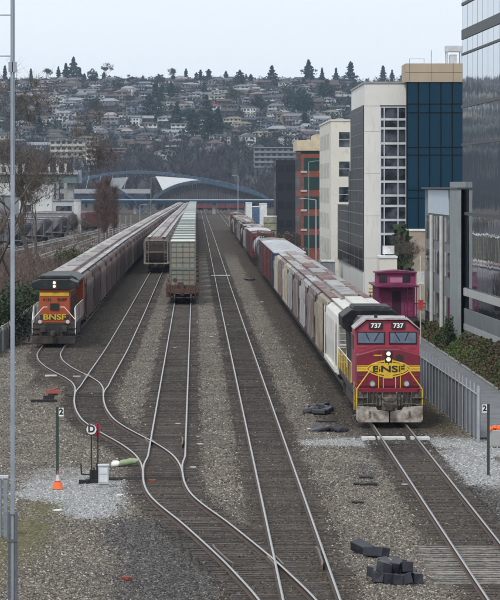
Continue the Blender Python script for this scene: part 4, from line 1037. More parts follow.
MB().tube((0, 0, 0), (0, 0, 5.2), 1.25, n=20).build('shell', olive, ot); MB().tube((0, 0, 5.2), (0, 0, 5.45), 1.32, n=20).build('rim', whit, ot)
m = MB(); [m.tube((0, 0, q), (0, 0, q+.1), 1.3, n=20) for q in (1.2, 2.6, 4.0)]; m.build('hoop', blackm, ot)
boxthing('shed', 322, 335, 262, 372, 5, mat('grey_shed_cladding', (.25, .27, .29), .7), 'small grey shed beside the train at the foot of the cream block', 'shed')
sh = boxthing('shed', 379.5, 397, 258, 283, 4, cream, 'cream shed behind the magenta caboose', 'shed', ribs=False)
MB().tube((.1, 1.5, WZ(258, 283)+.5), (.1, 1.5, WZ(258, 283)+1.2), .5, n=14).build('vent', whit, sh)
yt = empty('storage_tank', (WX(374.5, 262), 262, -.2), 0, 'rounded cream yellow tank left of the magenta caboose', 'tank')
m = MB(); zc = WZ(293, 262)+.2; 
for k in range(8):
    a0 = -PI/2+PI*k/8; a1 = -PI/2+PI*(k+1)/8; m.tube((0, 0, zc+.75*math.sin(a0)), (0, 0, zc+.75*math.sin(a1)), .45*math.cos(a0)+.02, .45*math.cos(a1)+.02, n=14)
m.build('shell', mat('cream_yellow_paint', (.66, .52, .28), .5), yt, smooth=True)
m = MB(); [m.tube((sx*.3, sy*.3, 0), (sx*.3, sy*.3, zc), .05) for sx in (-1, 1) for sy in (-1, 1)]; m.build('leg', blackm, yt)
# sign on a post near the caboose
sg = empty('post_sign', (WX(420.5, 236), 236, -.2), 0, 'white square sign on a post beside the caboose', 'sign')
MB().tube((0, 0, 0), (0, 0, 6.2), .05).build('post', MATS['pale_pipe'], sg); MB().box(-.25, .25, -.08, -.05, 4.2, 5.1).build('board', whit, sg); MB().box(-.16, .2, -.09, -.05, 2.4, 3.1).build('red_board', mat('red_sign_paint', (.5, .05, .05), .5), sg)

# ------------------------------------------------------------------ fence right of the red locomotive
galv = mat('galvanised_steel', (.42, .44, .46), .5, .5, var=.15, scale=2)
pansh = mat('grey_blue_fence_sheet', (.19, .215, .24), .6, .1, var=.12, scale=1, dirt=(.14, .14, .14), dirt_amt=.3, streak=True)
FR = empty('sheet_metal_fence', (12.4, 146, -.22), 0, 'blue grey corrugated sheet fence beside the red locomotive', 'fence')
m = MB(); yv = 0
def fx(y): return -.0095*y
while yv < 60:
    xa = fx(yv); m.box(xa-.02, xa+.02, yv, yv+.34, .06, 1.98); m.box(xa+.03, xa+.06, yv+.34, yv+.55, .06, 1.98); yv += .55
m.build('sheet', pansh, FR)
m = MB(); yv = 0
while yv < 60: MB().tube((fx(yv)-.06, yv, 0), (fx(yv)-.06, yv, 2.45), .03).build('post', galv, FR); yv += 1.9
MB().tube((fx(0)-.04, 0, 2.02), (fx(60)-.04, 60, 2.02), .035).tube((fx(0)-.06, -.08, .0), (fx(0)-.06, -.08, 2.4), .07).build('rail', galv, FR)
# kerb-side concrete block, orange netting on top
x, y_ = P(496.5, 442); cbk = empty('concrete_barrier', (x+.25, y_, -.22), 0, 'concrete barrier with bright orange netting on top at the right edge', 'barrier')
MB().prism([(-.55, 0), (.9, 0), (.9, .25), (.8, .72), (-.45, .72), (-.55, .25)], 0, .6).build('block', conc, cbk, bevel=.03)
orn = mat('orange_plastic', (.85, .16, .04), .5, var=.15)
m = MB()
for k in range(26): 
    a = random.uniform(-.45, .75); m.tube((a, random.uniform(.0, .5), .72), (a+random.uniform(-.15, .15), random.uniform(.1, .5), .80+random.random()*.1), .09, .05, n=6)
m.build('netting', orn, cbk)

# marker posts
dark_post = mat('dark_green_post', (.03, .045, .04), .6)
def marker(px, pyb, hgt, sx, label, cone=False):
    x, y_ = P(px, pyb); r = empty('marker_post', (x, y_, -.2), 0, label, 'marker post')
    MB().box(-.05, .05, -.05, .05, 0, hgt).build('post', dark_post, r)
    sgn = MB().box(sx-.09, sx+.09, -.075, -.055, hgt-.34, hgt-.03).build('number_plate', white_p, r); text_mesh('digit', '2', .3, blk, sgn, (sx, -.08, hgt-.18), ext=.004, bold=.04)
    return x, y_
mx_, my_ = marker(57.5, 483, 3.0, .14, 'dark post carrying a small plate reading 2 in the gravel on the left')
marker(488.3, 470, 2.75, -.15, 'dark post carrying a small plate reading 2 near the right edge')
cn = empty('traffic_cone', (mx_+.02, my_-.22, -.2), 0, 'small orange and white traffic cone at the foot of the left marker post', 'traffic cone')
MB().tube((0, 0, .0), (0, 0, .3), .27, .2, n=18).build('base', orn, cn, smooth=False); MB().tube((0, 0, .3), (0, 0, .62), .13, .06, n=16).build('collar', whit, cn); MB().tube((0, 0, .3), (0, 0, .36), .2, .14, n=16).tube((0, 0, .62), (0, 0, .8), .06, .03, n=12).build('tip', mat('dull_red_plastic', (.4, .06, .05), .5), cn); cn.scale = (.72, .72, .85)

# round D sign on its stand with red target
x, y_ = P(91.5, 478); D = empty('switch_target', (x, y_, -.2), 0, 'round white sign lettered D on a thin pole by the switch stand', 'sign')
MB().tube((0, 0, 0), (0, 0, 2.0), .025).build('pole', blk, D)
dd_ = MB().tube((0, -.04, 2.02), (0, -.01, 2.02), .215, n=28).build('disc', white_p, D)
m = MB(); rg = []
for k in range(28):
    a0, a1 = 2*PI*k/28, 2*PI*(k+1)/28
    m.quad((.215*math.cos(a0), -.045, 2.02+.215*math.sin(a0)), (.215*math.cos(a1), -.045, 2.02+.215*math.sin(a1)), (.19*math.cos(a1), -.045, 2.02+.19*math.sin(a1)), (.19*math.cos(a0), -.045, 2.02+.19*math.sin(a0)))
m.build('ring', blk, dd_); text_mesh('letter', 'D', .36, blk, dd_, (0, -.05, 2.03), ext=.004, bold=.03)
st = empty('switch_stand', (x+.23, y_+.25, -.2), 0, 'black switch stand with a red target plate right of the round sign', 'switch stand')
MB().tube((0, 0, 0), (0, 0, 2.2), .028).build('mast', blk, st)
MB().box(-.075, .075, -.012, .012, 1.72, 2.22).build('target', mat('red_target_paint', (.42, .02, .04), .5), st)
m = MB().box(-.45, .12, -.25, .25, 0, .16).box(-.3, -.05, -.12, .12, .16, .5).box(-.06, .06, -.1, .1, .16, .75); m.tube((-.25, -.1, .3), (-.6, -.3, .35), .03); m.tube((-.6, -.3, .35), (-.62, -.3, .75), .03); m.box(-.7, -.35, -.4, -.1, .0, .14); m.tube((.0, -.1, .0), (-.15, -.1, .6), .03)
m.build('mechanism', mat('black_greasy_iron', (.018, .018, .018), .45), st, bevel=.01)
x2, y2 = P(103.5, 482); bx_ = empty('signal_cabinet', (x2, y2, -.2), 0, 'small pale grey cabinet right of the switch stand', 'cabinet')
gcab = mat('pale_grey_cabinet', (.52, .55, .58), .5, var=.1, dirt=(.35, .36, .37), dirt_amt=.3)
MB().box(-.19, .19, 0, .3, .12, .78).build('body', gcab, bx_, bevel=.02); MB().box(-.21, .21, -.03, .33, .78, .84).build('lid', gcab, bx_); MB().box(-.22, .22, -.05, .35, 0, .09).build('base', conc, bx_)
MB().box(-.15, .15, -.015, -.001, .2, .45).box(-.15, .15, -.015, -.001, .5, .72).build('door', mat('white_cabinet_door', (.64, .66, .68), .5), bx_)

# pale green tapered sack with white end
x3, y3 = P(125, 462); sk = empty('sack', (x3, y3, -.1), math.radians(-8), 'pale green tapered sack with a white end lying beside the curved rail', 'sack')
gsk = mat('pale_green_sacking', (.28, .34, .20), .9, var=.25, scale=6); wsk = mat('white_sacking', (.75, .75, .72), .8)
def blobs(pts, m_, nm, parent):
    m = MB(); n_ = 12; k0 = 0
    for (x_, z_, r_1) in pts:
        for j in range(n_): a = 2*PI*j/n_; q = 1+.12*math.sin(3*a+x_*9); m.v.append((x_, math.cos(a)*r_1*1.1*q, z_+math.sin(a)*r_1*q))
    for i in range(len(pts)-1):
        for j in range(n_): a = i*n_+j; b_ = i*n_+(j+1) % n_; m.f.append((a, b_, b_+n_, a+n_)); m.mi.append(0)
    m.f.append(tuple(range(n_))); m.mi.append(0); m.f.append(tuple(range(len(pts)*n_-1, (len(pts)-1)*n_-1, -1))); m.mi.append(0)
    return m.build(nm, m_, parent, smooth=True)
blobs([(-.22, .03, .05), (-.18, .04, .13), (0, .08, .14), (.2, .12, .13), (.4, .13, .11), (.54, .17, .07), (.58, .18, .02)], gsk, 'body', sk)
blobs([(-.55, 0, .03), (-.52, 0, .1), (-.4, .02, .13), (-.27, .02, .12), (-.2, .03, .07)], wsk, 'end', sk)

# red and black derail device with long bar
x4, y4 = P(52, 396); dr = empty('derail_device', (x4, y4, -.2), 0, 'small red and black derail device on the gravel at the left', 'derail')
MB().box(-.45, .1, 0, .5, 0, .22).box(-.2, .3, .1, .4, .22, .32).build('base', blk, dr); MB().box(-.3, -.05, .1, .4, .3, .5).box(.02, .4, .1, .35, .28, .48).tube((-.1, .2, .45), (.3, .2, .62), .05).build('wedge', mat('faded_red_iron', (.36, .09, .07), .7), dr)
xa, ya = P(31, 398.5); xb, _ = P(57, 398.5)
tag(MB().box(xa, xb, ya, ya+.25, -.2, -.06).build('timber', mat('black_timber', (.025, .022, .02), .9)), 'long black timber lying in front of the red derail device', 'timber')

# piles of black ballast bags and blocks
rb = mat('black_wrapped_block', (.022, .022, .030), .45, var=.3, scale=6, dirt=(.05, .05, .06), dirt_amt=.3)
px0, py0 = P(397, 577); ox, oy = P(368, 548)
pile = []
for q in range(5): pile.append((px0-.52+q*.27, py0+abs(q-2.2)*.18-.1, 0, random.uniform(-12, 12), 0))
for q in range(4): pile.append((px0-.5+q*.3, py0+.85, .02, random.uniform(-18, 18), 0))
for q in range(4): pile.append((px0-.56+q*.28, py0+1.7, 0, random.uniform(-25, 25), 0))
for (a_, b_, z_, r_) in ((-.35, .5, .27, 18), (-.02, .75, .30, -10), (.3, .45, .28, 6), (.12, 1.3, .28, -20), (-.3, 1.35, .27, 12)): pile.append((px0+a_, py0+b_, z_, r_, 0))
pile += [(px0+.15, py0+2.6, .0, 20, 0), (ox-.14, oy+.5, .02, 38, 1), (ox+.2, oy-.6, 0, 48, 2)]
for (a_, b_, z_, r_, k_) in pile:
    hs = .125+.02*random.random()+(.04 if k_ else 0); dp = .36 if k_ else .26; hh_ = .29
    m = MB(); kk_ = len(m.v); j = lambda v: v+random.uniform(-.025, .025)
    m.v = [(j(sx*hs), j(sy*dp), (j(hh_) if z2 else 0)) for z2 in (0, 1) for sx, sy in ((-1, -1), (1, -1), (1, 1), (-1, 1))]
    m.f = [(0, 3, 2, 1), (4, 5, 6, 7), (0, 1, 5, 4), (1, 2, 6, 5), (2, 3, 7, 6), (3, 0, 4, 7)]; m.mi = [0]*6
    o = m.build('rubber_block', rb, None, loc=(a_, b_, z_-.2), bevel=.018); o.rotation_euler = (random.uniform(-.25, .25), random.uniform(-.2, .2), math.radians(r_))
    tag(o, ('black wrapped block heaped on the gravel beside the right hand track', 'farthest black wrapped block lying apart from the heap', 'black wrapped block lying between the heap and the farthest one')[k_], 'block', 'black blocks in the heap' if k_ == 0 else None)
def heap(nm, pxc, pyc, rx, ry, hh, seed, lab):
    r = random.Random(seed); cx, cy = P(pxc, pyc); V = []; Fc = []; n_ = 18
    m = MB()
    for k in range(11):
        a = r.uniform(0, 2*PI); q = r.random()**.5; x = cx+math.cos(a)*q*rx; y_ = cy+math.sin(a)*q*ry; s = r.uniform(.25, .5)
        e = Matrix.Translation((x, y_, -.2+hh*(1-q)*.5)) @ Euler((r.uniform(-.3, .3), r.uniform(-.3, .3), r.uniform(0, 3))).to_matrix().to_4x4()
        m.box(-s, s, -s*.7, s*.7, 0, .14+hh*.3, R=e)
    return tag(m.build(nm, rb, bevel=.06), lab, 'tarpaulin')
heap('crumpled_tarpaulin', 320, 408, .5, 2.2, .35, 3, 'crumpled black tarpaulin left of the red locomotive')
heap('crumpled_tarpaulin', 331, 427, .62, .9, .12, 8, 'flatter black tarpaulin nearest the plow of the red locomotive')
heap('rubber_mat', 249, 278.5, .35, 1.2, .05, 4, 'small dark mat on the gravel between the middle track and the mixed train')

# dark timber scraps and iron bits
for k, (pa_, pb_, py, dy, lab) in enumerate([(354, 377, 480, .25, 'longer dark splintered timber scrap right of the middle track'), (360, 372, 473, .2, 'shorter dark timber scrap just beyond the longer one'), (352, 364, 498, .2, 'small dark timber scrap nearest the black heap'), (316, 336, 418, .3, 'dark strip of rubber between the two tarpaulins')]):
    xa, ya = P(pa_, py); xb, _ = P(pb_, py); m = MB(); rs_ = random.Random(k)
    for q in range(4): x_ = xa+(xb-xa)*q/4; m.box(x_, x_+(xb-xa)*.27, ya+rs_.uniform(-.2, .2), ya+dy+rs_.uniform(0, .4), -.21, -.15+rs_.uniform(0, .03), R=None)
    tag(m.build('scrap_timber', MATS['black_timber'] if 'black_timber' in MATS else tie_m), lab, 'scrap')
for k, (px, py, lab) in enumerate([(152, 477, 'rust red iron bracket between the rails at the lower points'), (140, 600, 'rust red iron stake near the bottom edge'), (127, 573, 'rusty iron bar beside the curved rail near the bottom')]):
    x_, y_ = P(px, py); tag(MB().box(-.14, .14, -.15, .15, 0, .1).box(-.04, .04, -.3, .3, .02, .07).build('iron_bracket', mat('rust_red_iron', (.20, .05, .035), .85, var=.3), loc=(x_, y_, -.2), bevel=.01), lab, 'bracket')
# litter
lit = mat('litter_white', (.7, .7, .68), .7); rs = random.Random(5)
for k, (px, py) in enumerate([(193, 463), (337, 327), (212, 334), (178, 420), (200, 440), (262, 300), (120, 490), (236, 242), (310, 425), (405, 480), (58, 505), (175, 345)]):
    x, y_ = P(px, py); o = MB().box(-.12, .12, -.1, .1, 0, .05).build('litter_scrap', lit, loc=(x, y_, -.2), rz=rs.uniform(0, 3)); tag(o, 'small scrap of white litter on the gravel', 'litter', 'scraps of litter on the yard')

# ------------------------------------------------------------------ mast and post at the left edge, near the camera
mastm = mat('pale_grey_mast', (.27, .30, .35), .5, .2, var=.1, scale=2)
MY = 85.0; mxx_ = WX(12.7, MY)
ms = empty('mast', (mxx_, MY, -.3), 0, 'tall thin pale grey mast with short arms at the left edge', 'mast')
MB().tube((0, 0, 0), (0, 0, 17.5), .055, n=10).build('tube', mastm, ms, smooth=False)
MB().box(-.05, .05, -.09, -.05, 2.9, 11.5).box(-.012, .012, -.1, -.09, 2.9, 16).build('cable_tray', mat('grey_tray', (.30, .33, .37), .5, .2), ms)
m = MB()
for s in (-1, 1): m.box(*sorted((s*.07, s*.12)), -.06, .06, 0, 2.95)
m.box(-.13, .13, -.08, -.05, 2.2, 2.26).box(-.13, .13, -.08, -.05, .6, .7); m.build('base_channel', mat('dark_channel', (.10, .11, .13), .6), ms)
MB().box(-.1, .1, -.1, .1, WZ(72, MY)+.3, WZ(62, MY)+.3).build('junction_box', mastm, ms)
m = MB()
for py in (15, 56): m.tube((-.6, 0, WZ(py, MY)+.3), (.02, 0, WZ(py, MY)+.3), .018)
m.build('arm', mastm, ms)
gp = empty('gate_post', (WX(3, 106), 106, -.22), 0, 'short galvanised double gate post at the lower left edge', 'post')
m = MB(); m.box(-.16, -.04, -.1, .1, 0, 1.85).box(.02, .14, -.1, .1, 0, 1.9); m.build('post', mat('blue_grey_steel', (.22, .26, .30), .5, .3, dirt=(.35, .38, .4)), gp); MB().box(-.2, .17, -.14, .14, 1.9, 1.98).build('cap', mat('pale_cap', (.5, .53, .56), .5), gp)

# fence at the left, dark weathered panels with posts
FL = empty('panel_fence', (0, 0, 0), 0, 'weathered grey panel fence left of the orange locomotive', 'fence')
fen = mat('weathered_grey_panel', (.16, .155, .15), .9, var=.3, scale=3, dirt=(.08, .08, .07), dirt_amt=.45, streak=True)
pa = [(-13.0, 222), (-12.85, 232), (-12.8, 242), (-12.75, 262), (-12.8, 300)]
m = MB(); N2 = 30
for k in range(N2):
    y0_ = 218+k*2.5; x0_ = np.interp(y0_, [p[1] for p in pa], [p[0] for p in pa]); x1_ = np.interp(y0_+2.5, [p[1] for p in pa], [p[0] for p in pa])
    o = MB().quad((0, 0, 0), (x1_-x0_, 2.3, 0), (x1_-x0_, 2.3, 1.5), (0, 0, 1.5)); mm_ = MB()
    for q in range(8): mm_.box(-.03, .03, q*.29, q*.29+.26, 0, 1.45+random.uniform(-.04, .04))
    mm_.build('panel', fen, FL, loc=(x0_, y0_, -.2)); MB().box(-.07, .07, -.14, -.02, 0, 1.75).build('post', galv if k % 3 == 0 else fen, FL, loc=(x0_, y0_, -.2))
MB().path([(-13.0, 218, 1.5), (-12.85, 232, 1.5), (-12.8, 242, 1.5), (-12.75, 262, 1.5)], .035).build('top_rail', galv, FL)

# ================================================================== hillside
def n2(x, y, s, seed):
    r = np.random.default_rng(seed); out = 0
    for k in range(6): a = r.uniform(0, 2*PI); f = s*r.uniform(.5, 2); out = out+np.sin((x*math.cos(a)+y*math.sin(a))*f+r.uniform(0, 6.3))
    return out/6
def hz(X, Y):
    X = np.asarray(X, float); Y = np.asarray(Y, float)
    prof_ = np.interp(Y, [1500, 1750, 2100, 2500, 3000, 3250, 3500, 5000], [-3, 2, 26, 58, 99, 109, 105, 60])
    amp = np.clip((Y-1700)/600, 0, 1)
    return prof_+amp*(n2(X, Y, .006, 5)*4+n2(X, Y, .02, 6)*1.5)
hx = np.arange(-900, 901, 25.); hy = np.arange(1500, 5001, 25.); HY, HX = np.meshgrid(hy, hx, indexing='ij'); HZ = hz(HX, HY); HZ = np.where(np.abs(HX) > 700, HZ*.9, HZ)
ny, nx = HX.shape; i = np.arange((ny-1)*(nx-1)); a = (i//(nx-1))*nx+i % (nx-1)
hillm = mat('hillside_ground', (.030, .036, .027), .95, var=.5, scale=.02, dirt=(.052, .045, .042), dirt_amt=.5, dscale=.03)
tag(raw_mesh('hillside', np.stack([HX, HY, HZ], -1).reshape(-1, 3), np.stack([a, a+1, a+nx+1, a+nx], 1), hillm, smooth=True), kind='structure')

bx_ = np.arange(-1000, 1001, 6.); top = 17+n2(bx_, 0*bx_, .02, 31)*9+n2(bx_, 0*bx_, .15, 32)*4+rng.uniform(-1.5, 1.5, len(bx_)); Vb = np.concatenate([np.stack([bx_, bx_*0-250, bx_*0-1], -1), np.stack([bx_, bx_*0-270, top], -1), np.stack([bx_, bx_*0-420, top*.6], -1)]); nb_ = len(bx_); ib = np.arange(nb_-1); Fb = np.concatenate([np.stack([ib, ib+1, ib+1+nb_, ib+nb_], 1), np.stack([ib+nb_, ib+1+nb_, ib+1+2*nb_, ib+2*nb_], 1)])
tag(raw_mesh('wooded_ridge', Vb, Fb, mat('dark_wooded_ridge', (.03, .04, .035), .95, var=.6, scale=.06)), kind='structure')  # unseen ridge added behind the camera for the glass fronts to mirror
# --- twig / leaf generators (numpy)
def slivers(n, base, height, spread, width, lean=.5, r=rng):
    """n thin tapering twigs fanning upward; base (n,3), returns V,F"""
    a = r.uniform(0, 2*PI, n); el = r.uniform(lean, 1.0, n); ln = height*r.uniform(.5, 1, n)
    d = np.stack([np.cos(a)*np.sqrt(1-el**2), np.sin(a)*np.sqrt(1-el**2), el], -1)
    tip = base+d*ln[:, None]; w = width
    side = np.stack([np.ones(n), r.uniform(-.4, .4, n), r.uniform(-.3, .3, n)], -1)*(w if np.ndim(w) else w)/2
    V = np.stack([base-side, base+side, tip], 1).reshape(-1, 3); F_ = np.arange(n*3).reshape(-1, 3); return V, F_
def leaves(c, size, r=rng):
    n = len(c); u = r.normal(size=(n, 3)); u /= np.linalg.norm(u, axis=1)[:, None]; v = np.cross(u, r.normal(size=(n, 3))); v /= np.linalg.norm(v, axis=1)[:, None]
    s = (np.asarray(size)*r.uniform(.6, 1.3, n))[:, None]
    V = np.stack([c-u*s, c+v*s*.55, c+u*s, c-v*s*.55], 1).reshape(-1, 3); return V, np.arange(n*4).reshape(-1, 4)
def cat_tri(parts):
    Vs = []; Fs = []; k = 0
    for V_, F_ in parts: Vs.append(V_); Fs.append(F_+k); k += len(V_)
    return np.concatenate(Vs), np.concatenate(Fs)
bark = mat('grey_brown_bark', (.10, .08, .065), .9, var=.3, scale=3)
farbark = mat('bare_twig_haze', (.052, .045, .050), .95, var=.25, scale=.05)
fardark = mat('dark_evergreen_leaves', (.022, .040, .026), .9, var=.45, scale=.15, rand=.25)
fargreen = mat('dull_green_shrub_leaves', (.05, .065, .03), .9, var=.4, scale=.1)

# bare woods on the lower slope
nt = 3200; wx = rng.uniform(-400, 300, nt*2); wy = rng.uniform(1560, 2250, nt*2)
dens = np.interp(wy, [1560, 2050, 2250], [1, 1, .25]); kk = rng.random(nt*2) < dens; wx = wx[kk][:nt]; wy = wy[kk][:nt]; wz = hz(wx, wy)
per = 46; rr_ = np.repeat(np.arange(len(wx)), per); hh = np.repeat(rng.uniform(7, 14, len(wx)), per)
bs = np.stack([wx[rr_], wy[rr_], wz[rr_]+hh*rng.uniform(0, .5, len(rr_))], -1)
tag(raw_mesh('bare_woodland', *slivers(len(rr_), bs, hh*.75, 1, .34, .35), farbark), 'leafless grey purple woodland covering the lower slope', 'woodland', kind='stuff')
# scrub between houses
def clump_cloud(n, xr, yr, hr, mat_, leaf, per, nm, lab, flat=1.0, seedr=rng):
    x = seedr.uniform(*xr, n); y_ = seedr.uniform(*yr, n); z = hz(x, y_); h = seedr.uniform(*hr, n); q = np.repeat(np.arange(n), per); N = len(q)
    d = seedr.normal(size=(N, 3)); d /= np.linalg.norm(d, axis=1)[:, None]; rad_ = seedr.random(N)**.4
    c = np.stack([x[q]+d[:, 0]*rad_*h[q]*.6*flat, y_[q]+d[:, 1]*rad_*h[q]*.6, z[q]+h[q]*.5+d[:, 2]*rad_*h[q]*.5], -1)
    V_, F_ = leaves(c, leaf, seedr); return tag(raw_mesh(nm, V_, F_, mat_), lab, 'shrubbery', kind='stuff')
clump_cloud(3300, (-470, 260), (2080, 3300), (2.5, 9), fardark, 1.0, 34, 'evergreen_shrubbery', 'dark evergreen hedges and shrubs between the hillside houses', flat=1.3)
clump_cloud(700, (-470, 260), (1950, 3300), (2, 5), fargreen, .9, 26, 'green_shrubbery', 'dull green shrubs scattered over the hillside', flat=1.4)
n_ = 2000; x = rng.uniform(-470, 260, n_); y_ = rng.uniform(2100, 3350, n_); q = np.repeat(np.arange(n_), 44); h_ = rng.uniform(5, 11, n_)[q]
bs = np.stack([x[q], y_[q], hz(x, y_)[q]+h_*rng.uniform(0, .5, len(q))], -1)
tag(raw_mesh('bare_garden_trees', *slivers(len(q), bs, h_*.75, 1, .3, .3), farbark), 'leafless trees scattered between the hillside houses', 'woodland', kind='stuff')

# --- houses
pal = dict(white=(.62, .62, .60), cream=(.48, .45, .37), grey=(.22, .23, .25), brown=(.11, .085, .07), tan=(.27, .235, .19), pink=(.30, .22, .21), blue=(.17, .21, .27), yellow=(.44, .41, .33), dark=(.09, .09, .10), red=(.30, .06, .06), pale=(.36, .37, .39))
def hm(kind, c): return mat(c+'_house_'+kind, tuple(v*.7 for v in pal[c]) if kind == 'roof' else pal[c], .85, var=.12, scale=.3, dirt=tuple(v*.6 for v in pal[c]), dirt_amt=.2, dscale=.5)
hwin = mat('dark_house_window', (.03, .035, .045), .2)
def make_house(w, d, h, rt, wc, rc, name='house', balcony=False):
    root = empty(name, (0, 0, 0), cat='house'); wm, rm = hm('wall', wc), hm('roof', rc)
    MB().box(-w/2, w/2, -d/2, d/2, -4, h).build('wall', wm, root)
    o_ = .7; z0 = h+.01; rh = 1.9
    m = MB()
    if rt == 'gable': m.prism([(-w/2-o_, z0), (w/2+o_, z0), (w/2+o_, z0+.2), (w*.5, z0+.25), (w*.0, z0+rh+.6), (-w*.5, z0+.25), (-w/2-o_, z0+.2)], -d/2-o_, d/2+o_)
    elif rt == 'side': m.prism([(-d/2-o_, z0), (d/2+o_, z0), (d/2+o_, z0+.2), (0, z0+rh+.3), (-d/2-o_, z0+.2)], -w/2-o_, w/2+o_, axis='x')
    elif rt == 'hip':
        k = 0; W, D = w/2+o_, d/2+o_; rx = max(W-D, .5)
        m.v = [(-W, -D, z0), (W, -D, z0), (W, D, z0), (-W, D, z0), (-rx, 0, z0+rh), (rx, 0, z0+rh), ]
        m.f = [(0, 1, 5, 4), (2, 3, 4, 5), (1, 2, 5), (3, 0, 4), (3, 2, 1, 0)]; m.mi = [0]*5
    else: m.box(-w/2-o_, w/2+o_, -d/2-o_, d/2+o_, z0, z0+.45)
    rf = m.build('roof', rm, root)
    if rt != 'flat': MB().box(w*.2, w*.2+.9, .3, 1.2, z0+.8, z0+rh+1.0).build('chimney', hm('wall', 'brown'), rf)
    fl = [0.9] if h < 4.5 else [.9, 3.7]
    for z in fl:
        x = -w/2+.9
        while x < w/2-2:
            ww = random.choice([1.5, 2.4, 3.2]); ww = min(ww, w/2-.7-x)
            if ww > .7: MB().box(x, x+ww, -d/2-.05, -d/2, z+.2, z+1.7).build('window', hwin, root)
            x += ww+random.uniform(.8, 2.2)
    if balcony: MB().box(-w/2+.5, w/2-.5, -d/2-1.6, -d/2-.06, 2.9, 3.1).box(-w/2+.5, w/2-.5, -d/2-1.62, -d/2-1.58, 3.1, 4.0).build('balcony', hm('wall', 'white'), root)
    return root
specs = [(15, 10, 5.6, 'hip', 'white', 'brown', 0), (18, 10, 3.6, 'hip', 'tan', 'dark', 0), (13, 10, 6.2, 'gable', 'white', 'grey', 0), (16, 10, 5.8, 'side', 'grey', 'dark', 1), (20, 10, 3.4, 'side', 'brown', 'pale', 0),
         (14, 11, 6.4, 'flat', 'cream', 'white', 1), (12, 10, 6.0, 'gable', 'blue', 'dark', 0), (17, 10, 5.4, 'side', 'pink', 'brown', 0), (15, 10, 5.8, 'hip', 'pale', 'grey', 1), (22, 11, 3.4, 'flat', 'white', 'pale', 0),
         (14, 10, 5.8, 'side', 'brown', 'brown', 0), (16, 10, 5.6, 'hip', 'yellow', 'tan', 0), (13, 10, 6.0, 'gable', 'tan', 'pink', 0), (16, 10, 6.2, 'flat', 'dark', 'dark', 1), (15, 10, 5.5, 'hip', 'grey', 'pink', 0), (17, 11, 6.0, 'hip', 'white', 'red', 0)]
rtn = dict(hip='hipped', gable='gabled', side='pitched', flat='flat')
wordc = dict(pale='light grey', dark='charcoal', pink='dull pink', blue='slate blue')
protos = []
for sp_ in specs:
    p_ = make_house(*sp_[:6], balcony=bool(sp_[6])); p_['lab'] = '%s %s house with a %s %s roof%s on the hillside' % (wordc.get(sp_[4], sp_[4]), 'low' if sp_[2] < 4 else 'two storey', wordc.get(sp_[5], sp_[5]), rtn[sp_[3]], ' and a balcony' if sp_[6] else ''); protos.append(p_)
hr = random.Random(21); Yr = 2130.; nh = 0; usedp = set()
while Yr < 3290:
    X0, X1 = (-VX-15)*Yr/F, (345-VX)*Yr/F; X = X0+hr.uniform(0, 15)
    while X < X1:
        keepp = .25 if Yr < 2230 else (.75 if Yr < 2450 else .97)
        if hr.random() < keepp and nh < 299:
            k = hr.choice([0, 0, 1, 1, 2, 3, 3, 4, 5, 6, 7, 8, 8, 9, 10, 10, 11, 12, 13, 14]) if nh != 70 else 15
            y_ = Yr+hr.uniform(-14, 14)
            o = protos[k] if k not in usedp else copy_tree(protos[k]); usedp.add(k)
            o.location = (X, y_, float(hz(X, y_))+.3); o.rotation_euler = (0, 0, hr.uniform(-.5, .5)); s = hr.uniform(.72, .98); o.scale = (s*hr.uniform(.85, 1.1), s, s*hr.uniform(.85, 1.1))
            o['label'] = protos[k]['lab']; o['group'] = 'hillside houses: '+protos[k]['lab'][:-13]; nh += 1
        X += hr.uniform(17, 27)*(1.0 if Yr > 2400 else 1.25)
    Yr += hr.uniform(52, 66)
for k, p_ in enumerate(protos):
    if k not in usedp:
        for c in list(p_.children_recursive): bpy.data.objects.remove(c)
        bpy.data.objects.remove(p_)
    elif 'lab' in p_: pass
for o in bpy.data.objects:
    if 'lab' in o: del o['lab']
m = MB(); hr2 = random.Random(5); nw = 0
for q in range(150):
    X = hr2.uniform(-480, -215); Yq = hr2.uniform(2150, 3280)
    if X > (-VX-22)*Yq/F: continue
    z = float(hz(X, Yq)); w = hr2.uniform(5, 8); k = hr2.choice([0, 1, 2, 3]); m.box(X-w, X+w, Yq-5, Yq+5, z-3, z+hr2.uniform(4, 6.5), k); m.prism([(X-w-.6, z+5.5), (X+w+.6, z+5.5), (X+w*.5, z+7.6), (X-w*.5, z+7.6)], Yq-5.6, Yq+5.6, 4+q % 2)
tag(m.build('far_houses', [hm('wall', 'white'), hm('wall', 'cream'), hm('wall', 'grey'), hm('wall', 'tan'), hm('roof', 'brown'), hm('roof', 'grey')]), 'houses of the slope beyond the left of the view, seen only mirrored in the glass tower', 'houses', kind='stuff')
m = MB(); cols_ = ['white', 'pale', 'grey', 'tan', 'brown', 'cream', 'blue', 'pink', 'dark']
